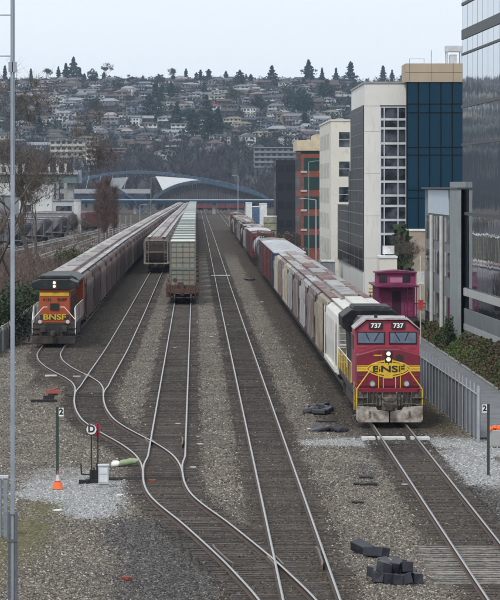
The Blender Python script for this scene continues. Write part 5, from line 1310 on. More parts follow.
for q in range(210):
    Yq = 2150+1120*hr2.random()**.8; X = hr2.uniform((-VX-10)*Yq/F, (340-VX)*Yq/F); z = float(hz(X, Yq)); w = hr2.uniform(3.5, 7.5); h_ = hr2.choice([3, 3.4, 5.2, 5.8]); k = hr2.choice([0, 0, 1, 1, 2, 3, 4, 5, 6, 7]); c_, s_2 = hr2.uniform(-.5, .5), 0
    R2 = Matrix.Translation((X, Yq, z)) @ Matrix.Rotation(c_, 4, 'Z'); m.box(-w, w, -4.5, 4.5, -3, h_, k, R=R2)
    rk = 9+hr2.choice([0, 1, 2, 3]); rh_ = hr2.uniform(1.2, 2.4); ins = hr2.choice([0, 0, w*.55]); kk_ = len(m.v)
    m.v += [tuple(R2 @ Vector(p)) for p in ((-w-.6, -5.2, h_), (w+.6, -5.2, h_), (w+.6, 5.2, h_), (-w-.6, 5.2, h_), (-w-.6+ins, 0, h_+rh_), (w+.6-ins, 0, h_+rh_))]
    for f_ in ((0, 1, 5, 4), (2, 3, 4, 5), (1, 2, 5), (3, 0, 4)): m.f.append(tuple(kk_+i_ for i_ in f_)); m.mi.append(rk)
    x_ = -w+.8
    while x_ < w-1.6:
        ww = hr2.uniform(.9, 2); m.box(x_, x_+ww, -4.56, -4.5, .9, 2.3, 13, R=R2); 
        if h_ > 5: m.box(x_, x_+ww, -4.56, -4.5, 3.5, 4.8, 13, R=R2)
        x_ += ww+hr2.uniform(.7, 1.6)
tag(m.build('more_houses', [hm('wall', c) for c in cols_]+[hm('roof', c) for c in ('brown', 'grey', 'dark', 'pale')]+[hwin]), 'smaller houses filling the gaps between the larger ones on the hillside', 'houses', kind='stuff')
# big blocks on the slope at left
def apartment(px0, px1, pyt, pyb, Y, fl, wm, lab, nm='apartment_building'):
    x0, x1 = WX(px0, Y), WX(px1, Y); z0, z1 = WZ(pyb, Y), WZ(pyt, Y); w = (x1-x0)/2; hgt = z1-z0
    r = empty(nm, ((x0+x1)/2, Y, z0), 0, lab, 'apartment building'); MB().box(-w, w, 0, 14, -8, hgt).build('wall', wm, r); MB().box(-w-.5, w+.5, -1.2, 14.5, hgt+.01, hgt+.5).build('roof', hm('roof', 'pale'), r)
    fh = hgt/fl
    for q in range(fl):
        x = -w+.6; MB().box(-w, w, -1.3, -.01, q*fh+fh*.02, q*fh+fh*.10).box(-w, w, -1.32, -1.25, q*fh+fh*.10, q*fh+fh*.38).build('balcony', wm, r)
        while x < w-1.5: MB().box(x, x+2.1, -.06, 0, q*fh+fh*.42, q*fh+fh*.85).build('window', hwin, r); x += 3.4
    return r
apartment(50, 86, 140.5, 158, 2050, 3, hm('wall', 'cream'), 'long cream apartment block with balconies low on the hillside at left')
apartment(86, 96, 145, 165, 2000, 4, hm('wall', 'white'), 'narrow white apartment tower right of the long cream block')
apartment(97, 126, 149, 156, 2120, 2, hm('wall', 'pink'), 'low dull pink apartment block on the lower hillside')
apartment(254, 296, 148, 168, 1980, 4, hm('wall', 'grey'), 'grey apartment block half hidden by bare trees left of the black building')
apartment(171, 189, 124, 136, 2350, 3, hm('wall', 'white'), 'white block of flats in the middle of the hillside')

# conifers and other single trees along the ridge
def conifer(h, w, seed, name='conifer_tree'):
    r = np.random.default_rng(seed); root = empty(name, (0, 0, 0), cat='tree'); MB().tube((0, 0, -2), (0, 0, h*.97), h*.018+.1, .05, n=6).build('trunk', bark, root)
    n_ = 900; t_ = r.random(n_)**.85; lay = .72+.38*np.sin(t_*46+r.uniform(0, 6))*r.uniform(.7, 1, n_); a = r.uniform(0, 2*PI, n_); R = w*(1-t_)**.75*lay*(.4+.6*r.random(n_)**.5)*(1+.3*np.sin(t_*9+seed))*(1+.35*np.sin(2*a+t_*14+seed*3))
    c = np.stack([np.cos(a)*R*1.5, np.sin(a)*R*1.5, h*(.08+.92*t_)-R*.2], -1); V_, F_ = leaves(c, h*.055, r)
    raw_mesh('crown', V_, F_, fardark, root); return root
def round_tree(h, w, seed, m_, name='broadleaf_tree'):
    r = np.random.default_rng(seed); root = empty(name, (0, 0, 0), cat='tree'); MB().tube((0, 0, -2), (0, 0, h*.6), h*.03, .1, n=6).build('trunk', bark, root)
    n_ = 700; d = r.normal(size=(n_, 3)); d /= np.linalg.norm(d, axis=1)[:, None]; q = r.random(n_)**.35; bump_ = 1+.25*np.sin(d[:, 0]*5+seed)*np.sin(d[:, 2]*4)
    c = np.stack([d[:, 0]*q*w*bump_, d[:, 1]*q*w*bump_, h*.62+d[:, 2]*q*h*.38*bump_], -1); V_, F_ = leaves(c, h*.05, r); raw_mesh('crown', V_, F_, m_, root); return root
def grow(h, seed, levels=6, r0=None, lean=(0, 0), spread=.55, segs=3, droop=0, up=.3, ratio=.72):
    """recursive bare tree -> MB and twig tips"""
    R = random.Random(seed); m = MB(); tips = []
    def br(p, d, ln, rad, lv):
        for s in range(segs):
            d2 = (d+Vector((R.gauss(0, .12), R.gauss(0, .12), R.gauss(0, .08)+(-droop if lv < levels-3 else 0)))).normalized(); q = p+d2*ln/segs; ra = rad*(1-.25/segs)
            m.tube(p, q, rad, ra, n=5 if rad > .06 else 3, cap=False); p, d, rad = q, d2, ra
            if lv < levels-3: tips.append(tuple(p))
        if lv == 0: return
        for k in range(R.choice([2, 3, 3])):
            ax = Vector((R.gauss(0, 1), R.gauss(0, 1), R.gauss(0, .5))).normalized(); nd = (d+ax*spread*R.uniform(.6, 1.4)+Vector((0, 0, up*(1 if lv > 2 else -droop)))).normalized()
            br(p, nd, ln*R.uniform(ratio-.1, ratio+.1), rad*.62, lv-1)
    br(Vector((0, 0, -.5)), Vector((lean[0], lean[1], 1)).normalized(), h*.28, r0 or h*.018, levels)
    return m, tips
cons = [(5, 66, 8, 2.4), (31, 69, 6, 1.8), (58.5, 67, 6.5, 2.2), (66, 63.5, 6.5, 4), (73.5, 57.5, 8, 6), (80, 68, 6, 3), (186, 69, 5.5, 2.6), (200.5, 70, 6, 2.8), (226, 71, 6, 2.6), (308.5, 60, 8, 6), (322, 68, 5, 2), (336, 68, 5, 2.6), (350.5, 62, 8, 5.5), (383, 66, 8, 3.6), (104, 72, 6, 3), (392, 56+14, 5, 2), (115, 76, 4, 2.4), (246, 74, 4, 2.2), (403, 66, 5, 2)]
for k, (px, pyt, hp, wp) in enumerate(cons):
    Yc = 3170+rng.uniform(-20, 60); s_ = F/Yc; X = WX(px, Yc); zb = float(hz(X, Yc)); zt_ = WZ(pyt, Yc); h_ = max(zt_-zb, 8)
    o = conifer(h_, wp/s_*1.15, 100+k); o.location = (X, Yc, zb); o['label'] = 'dark conifer standing on the ridge line'; o['group'] = 'conifers on the ridge'
rc = random.Random(9); cpro = {}
for k in range(46):
    px = rc.uniform(2, 340); Yc = rc.choice([rc.uniform(2250, 3150), rc.uniform(3120, 3230)]); X = WX(px, Yc); j_ = k % 5; h_ = rc.uniform(11, 22) if Yc < 3120 else rc.uniform(6, 12)
    if j_ not in cpro: o = cpro[j_] = conifer(15, 4.2+j_*.5, 500+j_)
    else: o = copy_tree(cpro[j_])
    o.location = (X, Yc, float(hz(X, Yc))); o.scale = (h_/15, h_/15, h_/15); o.rotation_euler = (0, 0, rc.uniform(0, 6)); o['label'] = 'dark conifer growing between the houses of the hillside'; o['group'] = 'conifers between the hillside houses'
for k, (px, pyt, wp, yb) in enumerate([(175, 66, 7, 88), (104, 62, 6, 88), (45, 66, 4, 85), (130, 74, 3.5, 86)]):
    Yc = 3150.; X = WX(px, Yc); zb = float(hz(X, Yc)); h_ = WZ(pyt, Yc)-zb; m, tips = grow(h_, 40+k, levels=6, spread=.62, segs=2, up=.25); r = empty('bare_tree', (X, Yc, zb), 0, ['large leafless tree on the ridge above the middle of the hillside', 'leafless round tree on the ridge right of the tallest conifers', 'small leafless tree on the ridge near the left', 'small leafless tree on the ridge beside the pale houses'][k], 'tree')
    V_, F_ = slivers(1500, np.array(tips)[rng.integers(0, len(tips), 1500)], h_*.11, 1, .22, -.2)
    m.build('trunk', farbark, r); raw_mesh('crown', V_, F_, farbark, r)
for k, (px, py, Yc, h_, w_, g_) in enumerate([(303, 140, 2550, 22, 8, 0), (290, 133, 2600, 17, 7, 0), (258, 128, 2600, 16, 6, 0), (95, 120, 2600, 13, 5, 0), (233, 118, 2700, 15, 7, 1), (188, 130, 2500, 13, 5, 0), (118, 99, 2900, 12, 6, 0), (93, 92, 3000, 16, 5, 0), (285, 112, 2800, 12, 7, 1), (160, 95, 3000, 12, 5, 1), (330, 105, 2800, 14, 5, 0), (210, 92, 3050, 10, 8, 0)]):
    X = WX(px, Yc); o = round_tree(h_, w_, 300+k, fardark if g_ == 0 else fargreen); o.location = (X, Yc, float(hz(X, Yc))); o['label'] = 'dark bushy evergreen among the hillside houses' if g_ == 0 else 'dull green bushy tree among the hillside houses'; o['group'] = 'dark evergreens on the hillside' if g_ == 0 else 'green trees on the hillside'

# ================================================================== arched bridge across the yard
BRY = 1330.
bluep = mat('blue_steel_arch', (.045, .075, .115), .5, var=.1, scale=.3, dirt=(.15, .2, .28), dirt_amt=.3)
bp = empty('arch_bridge', (0, BRY, 0), 0, 'road bridge with two blue steel arches crossing the yard in the distance', 'bridge')
def arch(pts, dy, r, nm, hi=None, m_=bluep):
    P3 = [(WX(x, BRY), dy, WZ(y, BRY)) for x, y in pts]
    tt = np.linspace(0, len(P3)-1, 60); A = np.array(P3); ax = np.stack([np.interp(tt, np.arange(len(P3)), A[:, k]) for k in range(3)], -1)
    for _ in range(5): ax[1:-1] = (ax[:-2]+ax[2:]+ax[1:-1]*2)/4
    m = MB()
    for a, b_ in zip(ax[:-1], ax[1:]):
        m.poly([(a[0], a[1]-r, a[2]-r), (b_[0], b_[1]-r, b_[2]-r), (b_[0], b_[1]-r, b_[2]+r), (a[0], a[1]-r, a[2]+r)]); m.poly([(a[0], a[1]-r, a[2]+r), (b_[0], b_[1]-r, b_[2]+r), (b_[0], b_[1]+r, b_[2]+r), (a[0], a[1]+r, a[2]+r)])
        m.poly([(a[0], a[1]+r, a[2]-r), (b_[0], b_[1]+r, b_[2]-r), (b_[0], b_[1]+r, b_[2]+r), (a[0], a[1]+r, a[2]+r)]); m.poly([(a[0], a[1]-r, a[2]-r), (b_[0], b_[1]-r, b_[2]-r), (b_[0], b_[1]+r, b_[2]-r), (a[0], a[1]+r, a[2]-r)])
    m.build(nm, m_, bp); return ax
A1 = [(50, 190), (65, 183.5), (90, 177), (113, 173.2), (138, 171.8), (160, 172.8), (190, 177.2), (215, 181), (240, 187), (258, 193), (268, 198)]
A2 = [(140, 214), (152, 200), (164, 190.5), (176, 185.2), (190, 182), (202, 181.2), (215, 183.4), (230, 186.8), (248, 191), (268, 197.5)]
a1 = arch(A1, 14, .55, 'arch'); a2 = arch(A2, 0, .5, 'arch'); arch([(x, y+1.0) for x, y in A2], 1, .35, 'arch_trim', m_=mat('pale_arch_trim', (.45, .52, .58), .5))
arch([(x, y-.9) for x, y in A1], 13.8, .22, 'arch_trim', m_=MATS['pale_arch_trim']); arch([(100, 187), (118, 189), (133, 199), (142, 212)], 0, .45, 'arch_leg')  # pale strip along the far arch paints the highlight on its top edge
deckm = mat('grey_bridge_deck', (.16, .17, .19), .8, var=.15, scale=.2); dkb = mat('dark_blue_girder', (.025, .05, .09), .6)
x0, x1 = WX(80, BRY), WX(300, BRY)
MB().box(x0, x1, 0, 14, WZ(203.6, BRY), WZ(200.2, BRY)).build('girder', dkb, bp)
MB().box(WX(60, BRY), WX(150, BRY), 1, 13, WZ(193.5, BRY), WZ(189, BRY)).build('deck', mat('pale_deck_edge', (.33, .34, .35), .8), bp)
MB().box(WX(60, BRY), WX(145, BRY), .5, 13.5, WZ(199.4, BRY), WZ(195.5, BRY)).build('girder', dkb, bp)
# mesh screen under the near arch, white and grey wind sails between the arches
m = MB(); lo_ = WZ(200.0, BRY)
for k in range(10, 58):
    a, b_ = a2[k], a2[k+1]
    if a[2] > lo_+.7 and b_[2] > lo_+.7: m.poly([(a[0], 2, lo_), (b_[0]-.25, 2, lo_), (b_[0]-.25, 2, b_[2]-.9), (a[0], 2, a[2]-.9)]); m.poly([(a[0], 2.3, lo_), (b_[0]-.25, 2.3, lo_), (b_[0]-.25, 2.3, b_[2]-.9), (a[0], 2.3, a[2]-.9)])
m.build('mesh_screen', mat('brown_grey_mesh', (.085, .08, .085), .8, var=.2, scale=.3), bp)
def sheetp(pts, m_, nm, y0=3, y1=3.3):
    P_ = [(WX(x, BRY), WZ(y, BRY)) for x, y in pts]; MB().prism(P_[::-1], y0, y1).build(nm, m_, bp)
sheetp([(155.5, 176.2), (170, 177), (190, 178.6), (205, 181), (196, 181.4), (182, 183.6), (172, 187), (163, 191)], mat('white_sail_panel', (.78, .80, .80), .6, var=.04), 'sail_panel')
sheetp([(128.5, 177), (121, 189), (108, 189), (112, 178)], mat('grey_sail_panel', (.30, .32, .34), .6), 'sail_panel', 5, 5.3)
for px in (135, 214, 150, 246): MB().box(WX(px, BRY)-.6, WX(px, BRY)+.6, 2, 12, -.2, WZ(203.7, BRY)).build('pier', conc, bp)
m = MB(); 
for px in (86, 98, 110, 124): m.tube((WX(px, BRY), 1, WZ(189, BRY)), (WX(px+3, BRY), 1, WZ(175.5, BRY)), .08, n=4)
m.build('hanger', MATS['pale_arch_trim'], bp)
m = MB().box(x0, x1, -1, -.8, WZ(200.1, BRY), WZ(199.3, BRY)).build('parapet', MATS['pale_arch_trim'], bp)

# grey green viaduct and industrial buildings at left
VYD = 1050.; vd = empty('viaduct', (0, VYD, 0), 0, 'grey green road viaduct entering from the left edge', 'viaduct')
vgm = mat('grey_green_girder', (.13, .18, .17), .7, var=.12, scale=.2, dirt=(.09, .11, .11), dirt_amt=.3)
MB().box(WX(-40, VYD), WX(77, VYD), 0, 10, WZ(183, VYD), WZ(174.5, VYD)).build('girder', vgm, vd); MB().box(WX(-40, VYD), WX(78, VYD), -.8, 10.8, WZ(174.4, VYD), WZ(172.6, VYD)).build('deck', mat('pale_deck_edge', (.33, .34, .35), .8), vd)
MB().box(WX(74, VYD), WX(81, VYD), 1, 9, WZ(183, VYD), WZ(170, VYD)).build('deck_end', mat('grey_blue_panel', (.22, .26, .29), .7), vd)
for px in (-10, 15, 44, 70): MB().box(WX(px, VYD)-1, WX(px, VYD)+1, 2, 8, -.2, WZ(183.1, VYD)).build('pier', conc, vd)
for k, px in enumerate((23.5, 49, 57.5, 65.5)):
    o = MB().box(-.35, .35, 0, .7, 0, 3.0).build('bridge_pylon', whit, loc=(WX(px, 1075), 1075, WZ(173, 1075))); tag(o, 'short white pylon standing up behind the viaduct deck', 'pylon', 'white pylons above the viaduct')
    MB().box(-.5, .5, -.1, .8, -.8-12, 0).build('footing', conc, o)
def bldg(px0, px1, pyt, Y, dep, m_, lab, nm='industrial_building', doors=()):
    x0, x1 = WX(px0, Y), WX(px1, Y); h = WZ(pyt, Y)+.2; w = (x1-x0)/2; r = empty(nm, ((x0+x1)/2, Y, -.2), 0, lab, 'industrial building')
    MB().box(-w, w, 0, dep, 0, h).build('wall', m_, r); MB().box(-w-.3, w+.3, -.3, dep+.3, h+.01, h+.35).build('roof', hm('roof', 'pale'), r)
    for a, b_, c, d in doors: MB().box(WX(a, Y)-(x0+x1)/2, WX(b_, Y)-(x0+x1)/2, -.06, 0, max(0, WZ(d, Y)+.2), WZ(c, Y)+.2).build('opening', darkglass, r)
    return r
bldg(19, 52, 183.5, 920, 15, mat('off_white_cladding', (.56, .57, .56), .7, var=.08, scale=.2, dirt=(.4, .4, .4), dirt_amt=.25, streak=True), 'off white industrial building with a dark doorway below the viaduct', doors=[(22.5, 31, 205, 214)])
bldg(-20, 16, 164, 1250, 15, hm('wall', 'white'), 'white building with square windows behind the viaduct at the left edge', doors=[(2, 6, 167, 172), (9, 13, 167, 172)])
bldg(53, 78, 201, 860, 12, mat('pale_grey_cladding', (.42, .44, .45), .7), 'low pale grey shed right of the off white building', doors=[(56, 72, 206, 216)])
bldg(-30, 20, 196, 1000, 15, hm('wall', 'grey'), 'grey shed left of the off white building')
pcol = empty('silo', (WX(77.5, 800), 800, -.2), 0, 'slim pale concrete column at the right end of the low shed', 'column'); MB().tube((0, 0, 0), (0, 0, WZ(201, 800)+.2), .9, n=14).build('shaft', mat('pale_concrete', (.5, .5, .48), .8), pcol); MB().tube((0, 0, WZ(201, 800)+.2), (0, 0, WZ(200, 800)+.4), 1.0, n=14).build('cap', conc, pcol)
# standing wagons on the far left tracks
def wagon_row(pts, m_, lab, group, kind='hopper_wagon'):
    for (px, pyb, rz) in pts:
        Y = F*(H-.3)/(pyb-VY); o = copy_tree(bxr if m_ == 'red' else pg_dark); o.location = (WX(px, Y), Y, 0); o.rotation_euler = (0, 0, rz); o['label'] = lab; o['group'] = group; 
        if 'used' in o: del o['used']
pg_dark = hopper('hopper_wagon', mat('dark_grey_wagon_paint', (.12, .12, .13), .7, dirt=(.2, .19, .18), dirt_amt=.3, streak=True), greyroof, 1.3, L=15.5, label='dark grey hopper wagon heading the curved row at the left', hatch=greyroof)
pg_dark.location = (WX(46, 800), 800, 0); pg_dark.rotation_euler = (0, 0, 1.12)
wagon_row([(34, 236.2, 1.08), (17, 239.8, 1.0), (-4, 245, .9)], 'dark', 'dark grey hopper wagon in the curved row at the left', 'dark grey wagons in the curved row')
wagon_row([(58, 229, 1.2), (69, 228, 1.2)], 'red', 'rusty red box wagon standing beyond the curved grey row', 'rusty red wagons at the left')
o = copy_tree(bxr); o.location = (WX(87, 840), 840, 0); o.rotation_euler = (0, 0, .15); o['label'] = 'maroon box wagon seen end on behind the reddish bare tree'
for q, px in enumerate((196, 207, 219, 231)):
    o = copy_tree(bxr); Y = 1480.; o.location = (WX(px+4, Y), Y, .1); o.rotation_euler = (0, 0, 1.5); o.scale = (1, .72, 1); o['label'] = 'red wagon standing crosswise beyond the arched bridge'; o['group'] = 'red wagons beyond the bridge'
for o in list(bpy.data.objects):
    if 'used' in o: del o['used']
# left side tracks and path
tm2 = mat('far_rail', (.30, .29, .28), .5, .4)
tag(MB().quad((-60, 432, -.17), (-15, 432, -.17), (-14, 990, -.17), (-60, 990, -.17)).build('gravel_yard', mat('pale_yard_gravel', (.15, .135, .12), .95, var=.45, scale=.12, dirt=(.07, .06, .045), dirt_amt=.55, dscale=.1)), kind='structure')
for k, (xa, xb, c) in enumerate([(-34, -19.5, -4), (-38.5, -24, -4)]):
    r = empty('railway_track', (0, 0, 0), 0, ('curved track beside the brush at far left, nearer the trains' if k == 0 else 'curved track beside the brush at far left, farther from the trains'), 'railway track')
    Tt = (np.arange(430, 1000, .5), None); Yt = np.arange(430, 1000, .5); Xt = xa+(xb-xa)*(Yt-430)/570-c*np.sin((Yt-430)/570*PI)*.5
    TT = (Yt, Xt)
    for s in (-1, 1): raill = rail(TT, s*.753, 432, 990, r)
    Vv = []; Ff = []
    for yq in np.arange(432, 900, .8):
        xq = float(np.interp(yq, Yt, Xt)); k0 = len(Vv); Vv += [(xq-1.3, yq-.13, -.16), (xq+1.3, yq-.13, -.16), (xq+1.3, yq+.13, -.16), (xq-1.3, yq+.13, -.16)]; Ff.append((k0, k0+1, k0+2, k0+3))
    o = raw_mesh('sleeper_bed', Vv, Ff, tie_m, r); o['kind'] = 'stuff'

# ------------------------------------------------------------------ vegetation on the left
brownb = mat('bare_brown_brush', (.12, .088, .072), .95, var=.3, scale=.6)
redb = mat('red_brown_twigs', (.10, .062, .052), .95, var=.3, scale=.6)
ivy = mat('ivy_leaves', (.035, .055, .02), .7, var=.5, scale=.8)
olv = mat('olive_shrub_leaves', (.075, .085, .03), .8, var=.4, scale=.8)
n_ = 1700; x = rng.uniform(-36, -13.8, n_); y_ = rng.uniform(232, 430, n_); ok = (x < -14.2-(y_-232)*.006); x, y_ = x[ok], y_[ok]; per = 60; q = np.repeat(np.arange(len(x)), per)
h0 = rng.uniform(1.6, 4.2, len(x))*np.interp(x, [-36, -22, -14], [1.15, 1.0, .6]); h_ = h0[q]
bs = np.stack([x[q]+rng.normal(0, .45, len(q)), y_[q]+rng.normal(0, .6, len(q)), -.2+h_*rng.uniform(0, .6, len(q))], -1)
tag(raw_mesh('brush_thicket', *slivers(len(q), bs, h_*.6, 1, .05, .1), brownb), 'tangled bare brown brush filling the bank left of the orange locomotive', 'brush', kind='stuff')
n_ = 500; x = rng.uniform(-17.5, -13.5, n_); y_ = rng.uniform(238, 420, n_); q = np.repeat(np.arange(n_), 50); bs = np.stack([x[q]+rng.normal(0, .3, len(q)), y_[q]+rng.normal(0, .4, len(q)), -.2+rng.uniform(0, .5, len(q))], -1)
tag(raw_mesh('dry_grass', *slivers(len(q), bs, .9, 1, .03, .3), mat('dry_grass_blades', (.20, .17, .11), .9, var=.3)), 'dry grass and low twigs along the foot of the brush', 'grass', kind='stuff')
def shrub(px, pyb, w, h, m_, lab, seed, Y=None, n_=1600, leaf=.12, dep=1.4, nm='shrub', squash=1.0):
    Y = Y or F*H/(pyb-VY); r = np.random.default_rng(seed); root = empty(nm, (WX(px, Y), Y, -.2), 0, lab, 'shrub')
    m = MB(); rr = random.Random(seed)
    for k in range(6): a = rr.uniform(0, 6.28); m.tube((0, 0, 0), (math.cos(a)*w*.4, math.sin(a)*w*.4, h*rr.uniform(.5, .8)), .04, .015, n=4)
    m.build('stem', bark, root)
    cc = r.uniform(-1, 1, (14, 3))*np.array([w*.62, w*.5*dep, h*.3])+np.array([0, 0, h*.5]); idx = r.integers(0, 14, n_); d = r.normal(size=(n_, 3)); d /= np.linalg.norm(d, axis=1)[:, None]
    c = cc[idx]+d*(r.random(n_)**.4)[:, None]*np.array([w*.42, w*.42, h*.3]); c[:, 2] = np.clip(c[:, 2], .05, None); V_, F_ = leaves(c, leaf, r); raw_mesh('foliage', V_, F_, m_, root); return root
def bare(px, pyt, Y, lab, seed, m_=bark, levels=6, spread=.5, lean=(0, 0), twn=1500, tw=.04, twl=.09, nm='bare_tree', cat='tree', leafm=None, leafn=0, leafs=.1, droop=0, up=.3, r0=None, z0=-.2, ratio=.72):
    X = WX(px, Y); h = WZ(pyt, Y)-z0; m, tips = grow(h, seed, levels=levels, spread=spread, lean=lean, segs=3, droop=droop, up=up, r0=r0, ratio=ratio)
    r = empty(nm, (X, Y, z0), 0, lab, cat); m.build('trunk', m_, r); T_ = np.array(tips); V_, F_ = slivers(twn, T_[rng.integers(0, len(T_), twn)], h*twl, 1, tw, -.3); raw_mesh('twigs', V_, F_, m_, r)
    if leafn: c = T_[rng.integers(0, len(T_), leafn)]+rng.normal(0, .25, (leafn, 3)); V_, F_ = leaves(c, leafs); raw_mesh('leaves', V_, F_, leafm, r)
    return r
shrub(3, 342, 2.2, 3.6, ivy, 'dark ivy clad bush at the left edge by the fence', 61, n_=3200)
shrub(14, 335, 1.6, 3.2, ivy, 'dark ivy bush between the mast and the fence', 62, n_=2200, Y=262)
shrub(24, 300, 2.6, 3.4, ivy, 'dark green bush behind the panel fence', 63, Y=275, n_=2600)
shrub(36, 300, 2.0, 2.8, ivy, 'dark bush close behind the orange locomotive', 64, Y=300, n_=2000)
shrub(74, 262, 2.8, 3.2, olv, 'round olive green bush beside the brown hoppers', 65, Y=430, n_=2800, leaf=.14)
shrub(86, 258, 2.2, 2.8, olv, 'smaller olive green bush right of the round one', 66, Y=450, n_=2000, leaf=.14)
shrub(62, 262, 1.8, 2.2, ivy, 'low dark bush left of the round olive one', 67, Y=420, n_=1400, leaf=.14)
lf = mat('russet_and_ochre_leaves', (.13, .085, .04), .8, var=.5, scale=1.5)
bare(-14, 62, 285, 'tall spreading tree with sparse russet leaves at the left edge', 11, levels=7, spread=.55, lean=(.2, 0), twn=4200, tw=.032, twl=.085, leafm=lf, leafn=2300, leafs=.085, nm='russet_leaf_tree', droop=.12, up=.28, r0=.3)
bare(-22, 110, 300, 'leaning bare tree behind the mast at the left edge', 23, levels=6, spread=.5, lean=(.2, 0), twn=2200, tw=.03, leafm=lf, leafn=600, nm='russet_leaf_tree', r0=.25)
bare(30, 118, 420, 'slim tree with ochre leaves before the off white building', 37, levels=6, spread=.4, twn=1800, tw=.035, leafm=lf, leafn=900, leafs=.1, nm='russet_leaf_tree')
bare(44, 165, 400, 'thin bare tree before the low grey shed', 29, levels=6, spread=.45, twn=2500, tw=.04)
bare(70, 205, 480, 'small bare tree right of the low grey shed', 31, levels=5, spread=.5, twn=1500, tw=.04)
bare(16, 190, 330, 'small twiggy tree rising out of the brush', 33, levels=6, spread=.5, twn=2500, tw=.04, m_=brownb)
# reddish columnar trees
for k, (px, pyt, Y) in enumerate([(99, 178, 600), (107, 174, 590), (114, 182, 610), (104, 186, 570)]):
    X = WX(px, Y); h = WZ(pyt, Y)+.2; r = empty('columnar_tree', (X, Y, -.2), 0, ['left', 'tallest', 'right', 'front'][k]+(' one' if k != 1 else '')+' of the four red brown bare columnar trees beside the train', 'tree', 'red brown columnar trees'); MB().tube((0, 0, 0), (0, 0, h*.8), .14, .04, n=6).build('trunk', bark, r)
    nn = 1000; zz_ = rng.uniform(.28, .9, nn)*h; rw = 1.0*np.sin(np.clip((zz_/h-.2)/.8, 0, 1)*PI)**.6; a = rng.uniform(0, 6.28, nn); bs = np.stack([np.cos(a)*rw*rng.random(nn), np.sin(a)*rw*rng.random(nn), zz_], -1)
    raw_mesh('twigs', *slivers(nn, bs, h*.16, 1, .06, .5), redb, r)
# bare poles by the train
for k, (px, pyb, pyt) in enumerate([(100, 244, 222), (106, 242, 215), (109, 241, 217), (113, 241, 216), (120, 240, 215), (126, 238, 216), (131, 236, 214)]):
    Y = F*H/(pyb-VY); o = MB().tube((0, 0, 0), (0, 0, WZ(pyt, Y)+.2), .14, .11, n=7).build('timber_post', mat('pale_timber_post', (.26, .24, .22), .9, var=.2), loc=(WX(px, Y), Y, -.2)); tag(o, 'pale bare timber post beside the brown hopper train', 'post', 'timber posts beside the hopper train')
# scrubby growth and a light railing over the far left yard
n_ = 420; x = rng.uniform(-44, -14.5, n_); y_ = rng.uniform(435, 900, n_); dd_t = np.minimum(np.abs(x-np.interp(y_, [430, 1000], [-34, -19.5])), np.abs(x-np.interp(y_, [430, 1000], [-38.5, -24]))); ok = dd_t > 1.6; x, y_ = x[ok], y_[ok]; q = np.repeat(np.arange(len(x)), 50); h_ = rng.uniform(.5, 1.9, len(x))[q]
bs = np.stack([x[q]+rng.normal(0, .5, len(q)), y_[q]+rng.normal(0, 1.5, len(q)), -.2+h_*rng.uniform(0, .5, len(q))], -1)
tag(raw_mesh('scrub', *slivers(len(q), bs, h_*.7, 1, .09, .1), brownb), 'low brown scrub dotted over the far left yard', 'scrub', kind='stuff')
for k in range(3):
    fr = empty('yard_railing', (0, 0, 0), 0, ['light railing nearest the brown hoppers in the far left yard', 'middle light railing in the far left yard', 'light railing farthest left in the far left yard'][k], 'railing'); xa0, xb0 = [(-22, -15.5), (-31, -17.5), (-42, -30)][k]
    prev_ = None
    for q in range(22):
        f_ = q/21; X_, Y_ = xa0+(xb0-xa0)*f_, 450+400*f_; MB().tube((0, 0, 0), (0, 0, 1.5), .07, n=5).build('post', MATS['pale_timber_post'], fr, loc=(X_, Y_, -.2))
    m = MB(); [m.tube((xa0, 450, z_), (xb0, 850, z_), .04, n=4) for z_ in (.7, 1.2)]; m.build('rail', galv, fr)
# lamp posts
def lamp(px, pyt, Y, lab, arm=1, green=False):
    r = empty('lamp_post', (WX(px, Y), Y, -.2), 0, lab, 'lamp post'); h = WZ(pyt, Y)+.2; m_ = mat('green_grey_pole', (.16, .22, .21), .5, .3) if green else galv
    MB().tube((0, 0, 0), (0, 0, h), .11, .07, n=8).build('pole', m_, r); MB().tube((0, 0, h), (arm*1.5, 0, h+.2), .05).build('arm', m_, r); MB().box(*sorted((arm*1.4, arm*2.1)), -.12, .12, h+.12, h+.26).build('lamp_head', m_, r)
lamp(308.5, 162, 470, 'tall green grey lamp post in front of the brick building', 1, True)
lamp(151, 178, 1200, 'lamp post beside the arched bridge', 1); lamp(74, 128, 1150, 'tall lamp post left of the arched bridge', 1); lamp(238, 176, 1150, 'lamp post before the right half of the arched bridge', -1); lamp(316, 250-50, 430, 'grey lamp post between the cream block and the train', -1)
lamp(140, 205, 1000, 'short lamp post between the brown hopper trains', 1)

# planting on the bank at the right
bank = []
tag(MB().quad((16.5, 205, -.1), (17.75, 205, .75), (17.62, 330, .35), (16.5, 330, -.1)).quad((16.5, 150, -.1), (19.2, 150, .75), (18.2, 205, .75), (16.5, 205, -.1)).build('bank', mat('dark_soil', (.06, .05, .035), .95, var=.4, scale=1)), kind='structure')
n_ = 5200; x = rng.uniform(16.55, 18.4, n_); y_ = rng.uniform(170, 262, n_); x = np.minimum(x, np.interp(y_, [170, 205, 223, 262], [18.7, 17.95, 17.55, 17.3])); q = np.repeat(np.arange(n_), 9)
c = np.stack([x[q]+rng.normal(0, .12, len(q)), y_[q]+rng.normal(0, .25, len(q)), (-.05+(x[q]-16.5)*.5)+rng.random(len(q))*np.interp(x[q], [16.5, 18.4], [.25, .7])*(1+.6*np.sin(y_[q]*1.3))*(y_[q] < 250)], -1)
mi_ = (np.sin(y_[q]*.9+x[q]*2) > .2).astype(int)
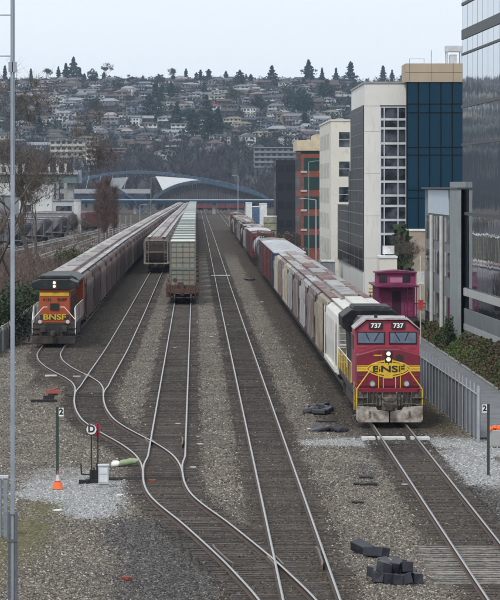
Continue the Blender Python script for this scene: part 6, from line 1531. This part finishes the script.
V_, F_ = leaves(c, .09); tag(raw_mesh('ground_cover', V_, F_, [olv, mat('brown_ground_cover_leaves', (.10, .075, .04), .9, var=.4, scale=1), mat('fresh_green_leaves', (.09, .15, .03), .8, var=.3, scale=1)], mi=np.where((y_[q] > 205) & (y_[q] < 222) & (x[q] < 17.3) & (rng.random(len(q)) < .5), 2, mi_)), 'low green and brown planting on the bank below the glass tower', 'planting', kind='stuff')
shrub(450, 350, .5, 2.6, ivy, 'narrow dark climber against the grey warehouse corner pier', 71, Y=221, n_=900, leaf=.09)
shrub(444, 352, .8, 1.3, ivy, 'dark low shrub at the foot of the warehouse wall', 72, Y=228, n_=900, leaf=.09)
et = round_tree(WZ(222, 305)+.2, 1.0, 77, ivy, 'evergreen_tree'); et.location = (WX(401, 305), 305, -.2); et['label'] = 'slim dark evergreen tree in front of the white and blue office blocks'
bare(414, 228, 300, 'bare street tree in front of the blue glass block', 83, levels=6, spread=.5, twn=1200, tw=.03)  # tree added to stand for branches reflected in the lower glass
MB_ = boxthing('low_annex', 405.5, 428, 231, 316, 3, mat('tan_lattice_wall', (.34, .28, .22), .8), 'tan walled annex at the foot of the blue glass block', 'annex', ribs=False)  # tan panel put in as the painted reflection of the lower glass
for k, (px, pyb, w, h) in enumerate([(282, 236, 1.6, 2.4), (290, 238, 1.8, 3.0), (300, 245, 1.2, 2.0)]): shrub(px, pyb, w, h, brownb, ['brown twiggy shrub below the black building', 'larger brown shrub at the foot of the black building', 'brown shrub at the foot of the red brick building'][k], 90+k, Y=[620, 600, 500][k], n_=900, leaf=.16)

# ------------------------------------------------------------------ haze
hzm = bpy.data.materials.new('thin_haze'); hzm.use_nodes = True; n = hzm.node_tree.nodes; l = hzm.node_tree.links; n.clear()
pv = n.new('ShaderNodeVolumePrincipled'); pv.inputs['Color'].default_value = (.62, .78, 1.0, 1); pv.inputs['Density'].default_value = .00006; pv.inputs['Anisotropy'].default_value = .2
mo = n.new('ShaderNodeOutputMaterial'); l.new(pv.outputs[0], mo.inputs['Volume'])
hb_ = MB().box(-1110, 1110, -430, 5070, -6, 160).build('haze', hzm); tag(hb_, kind='stuff')
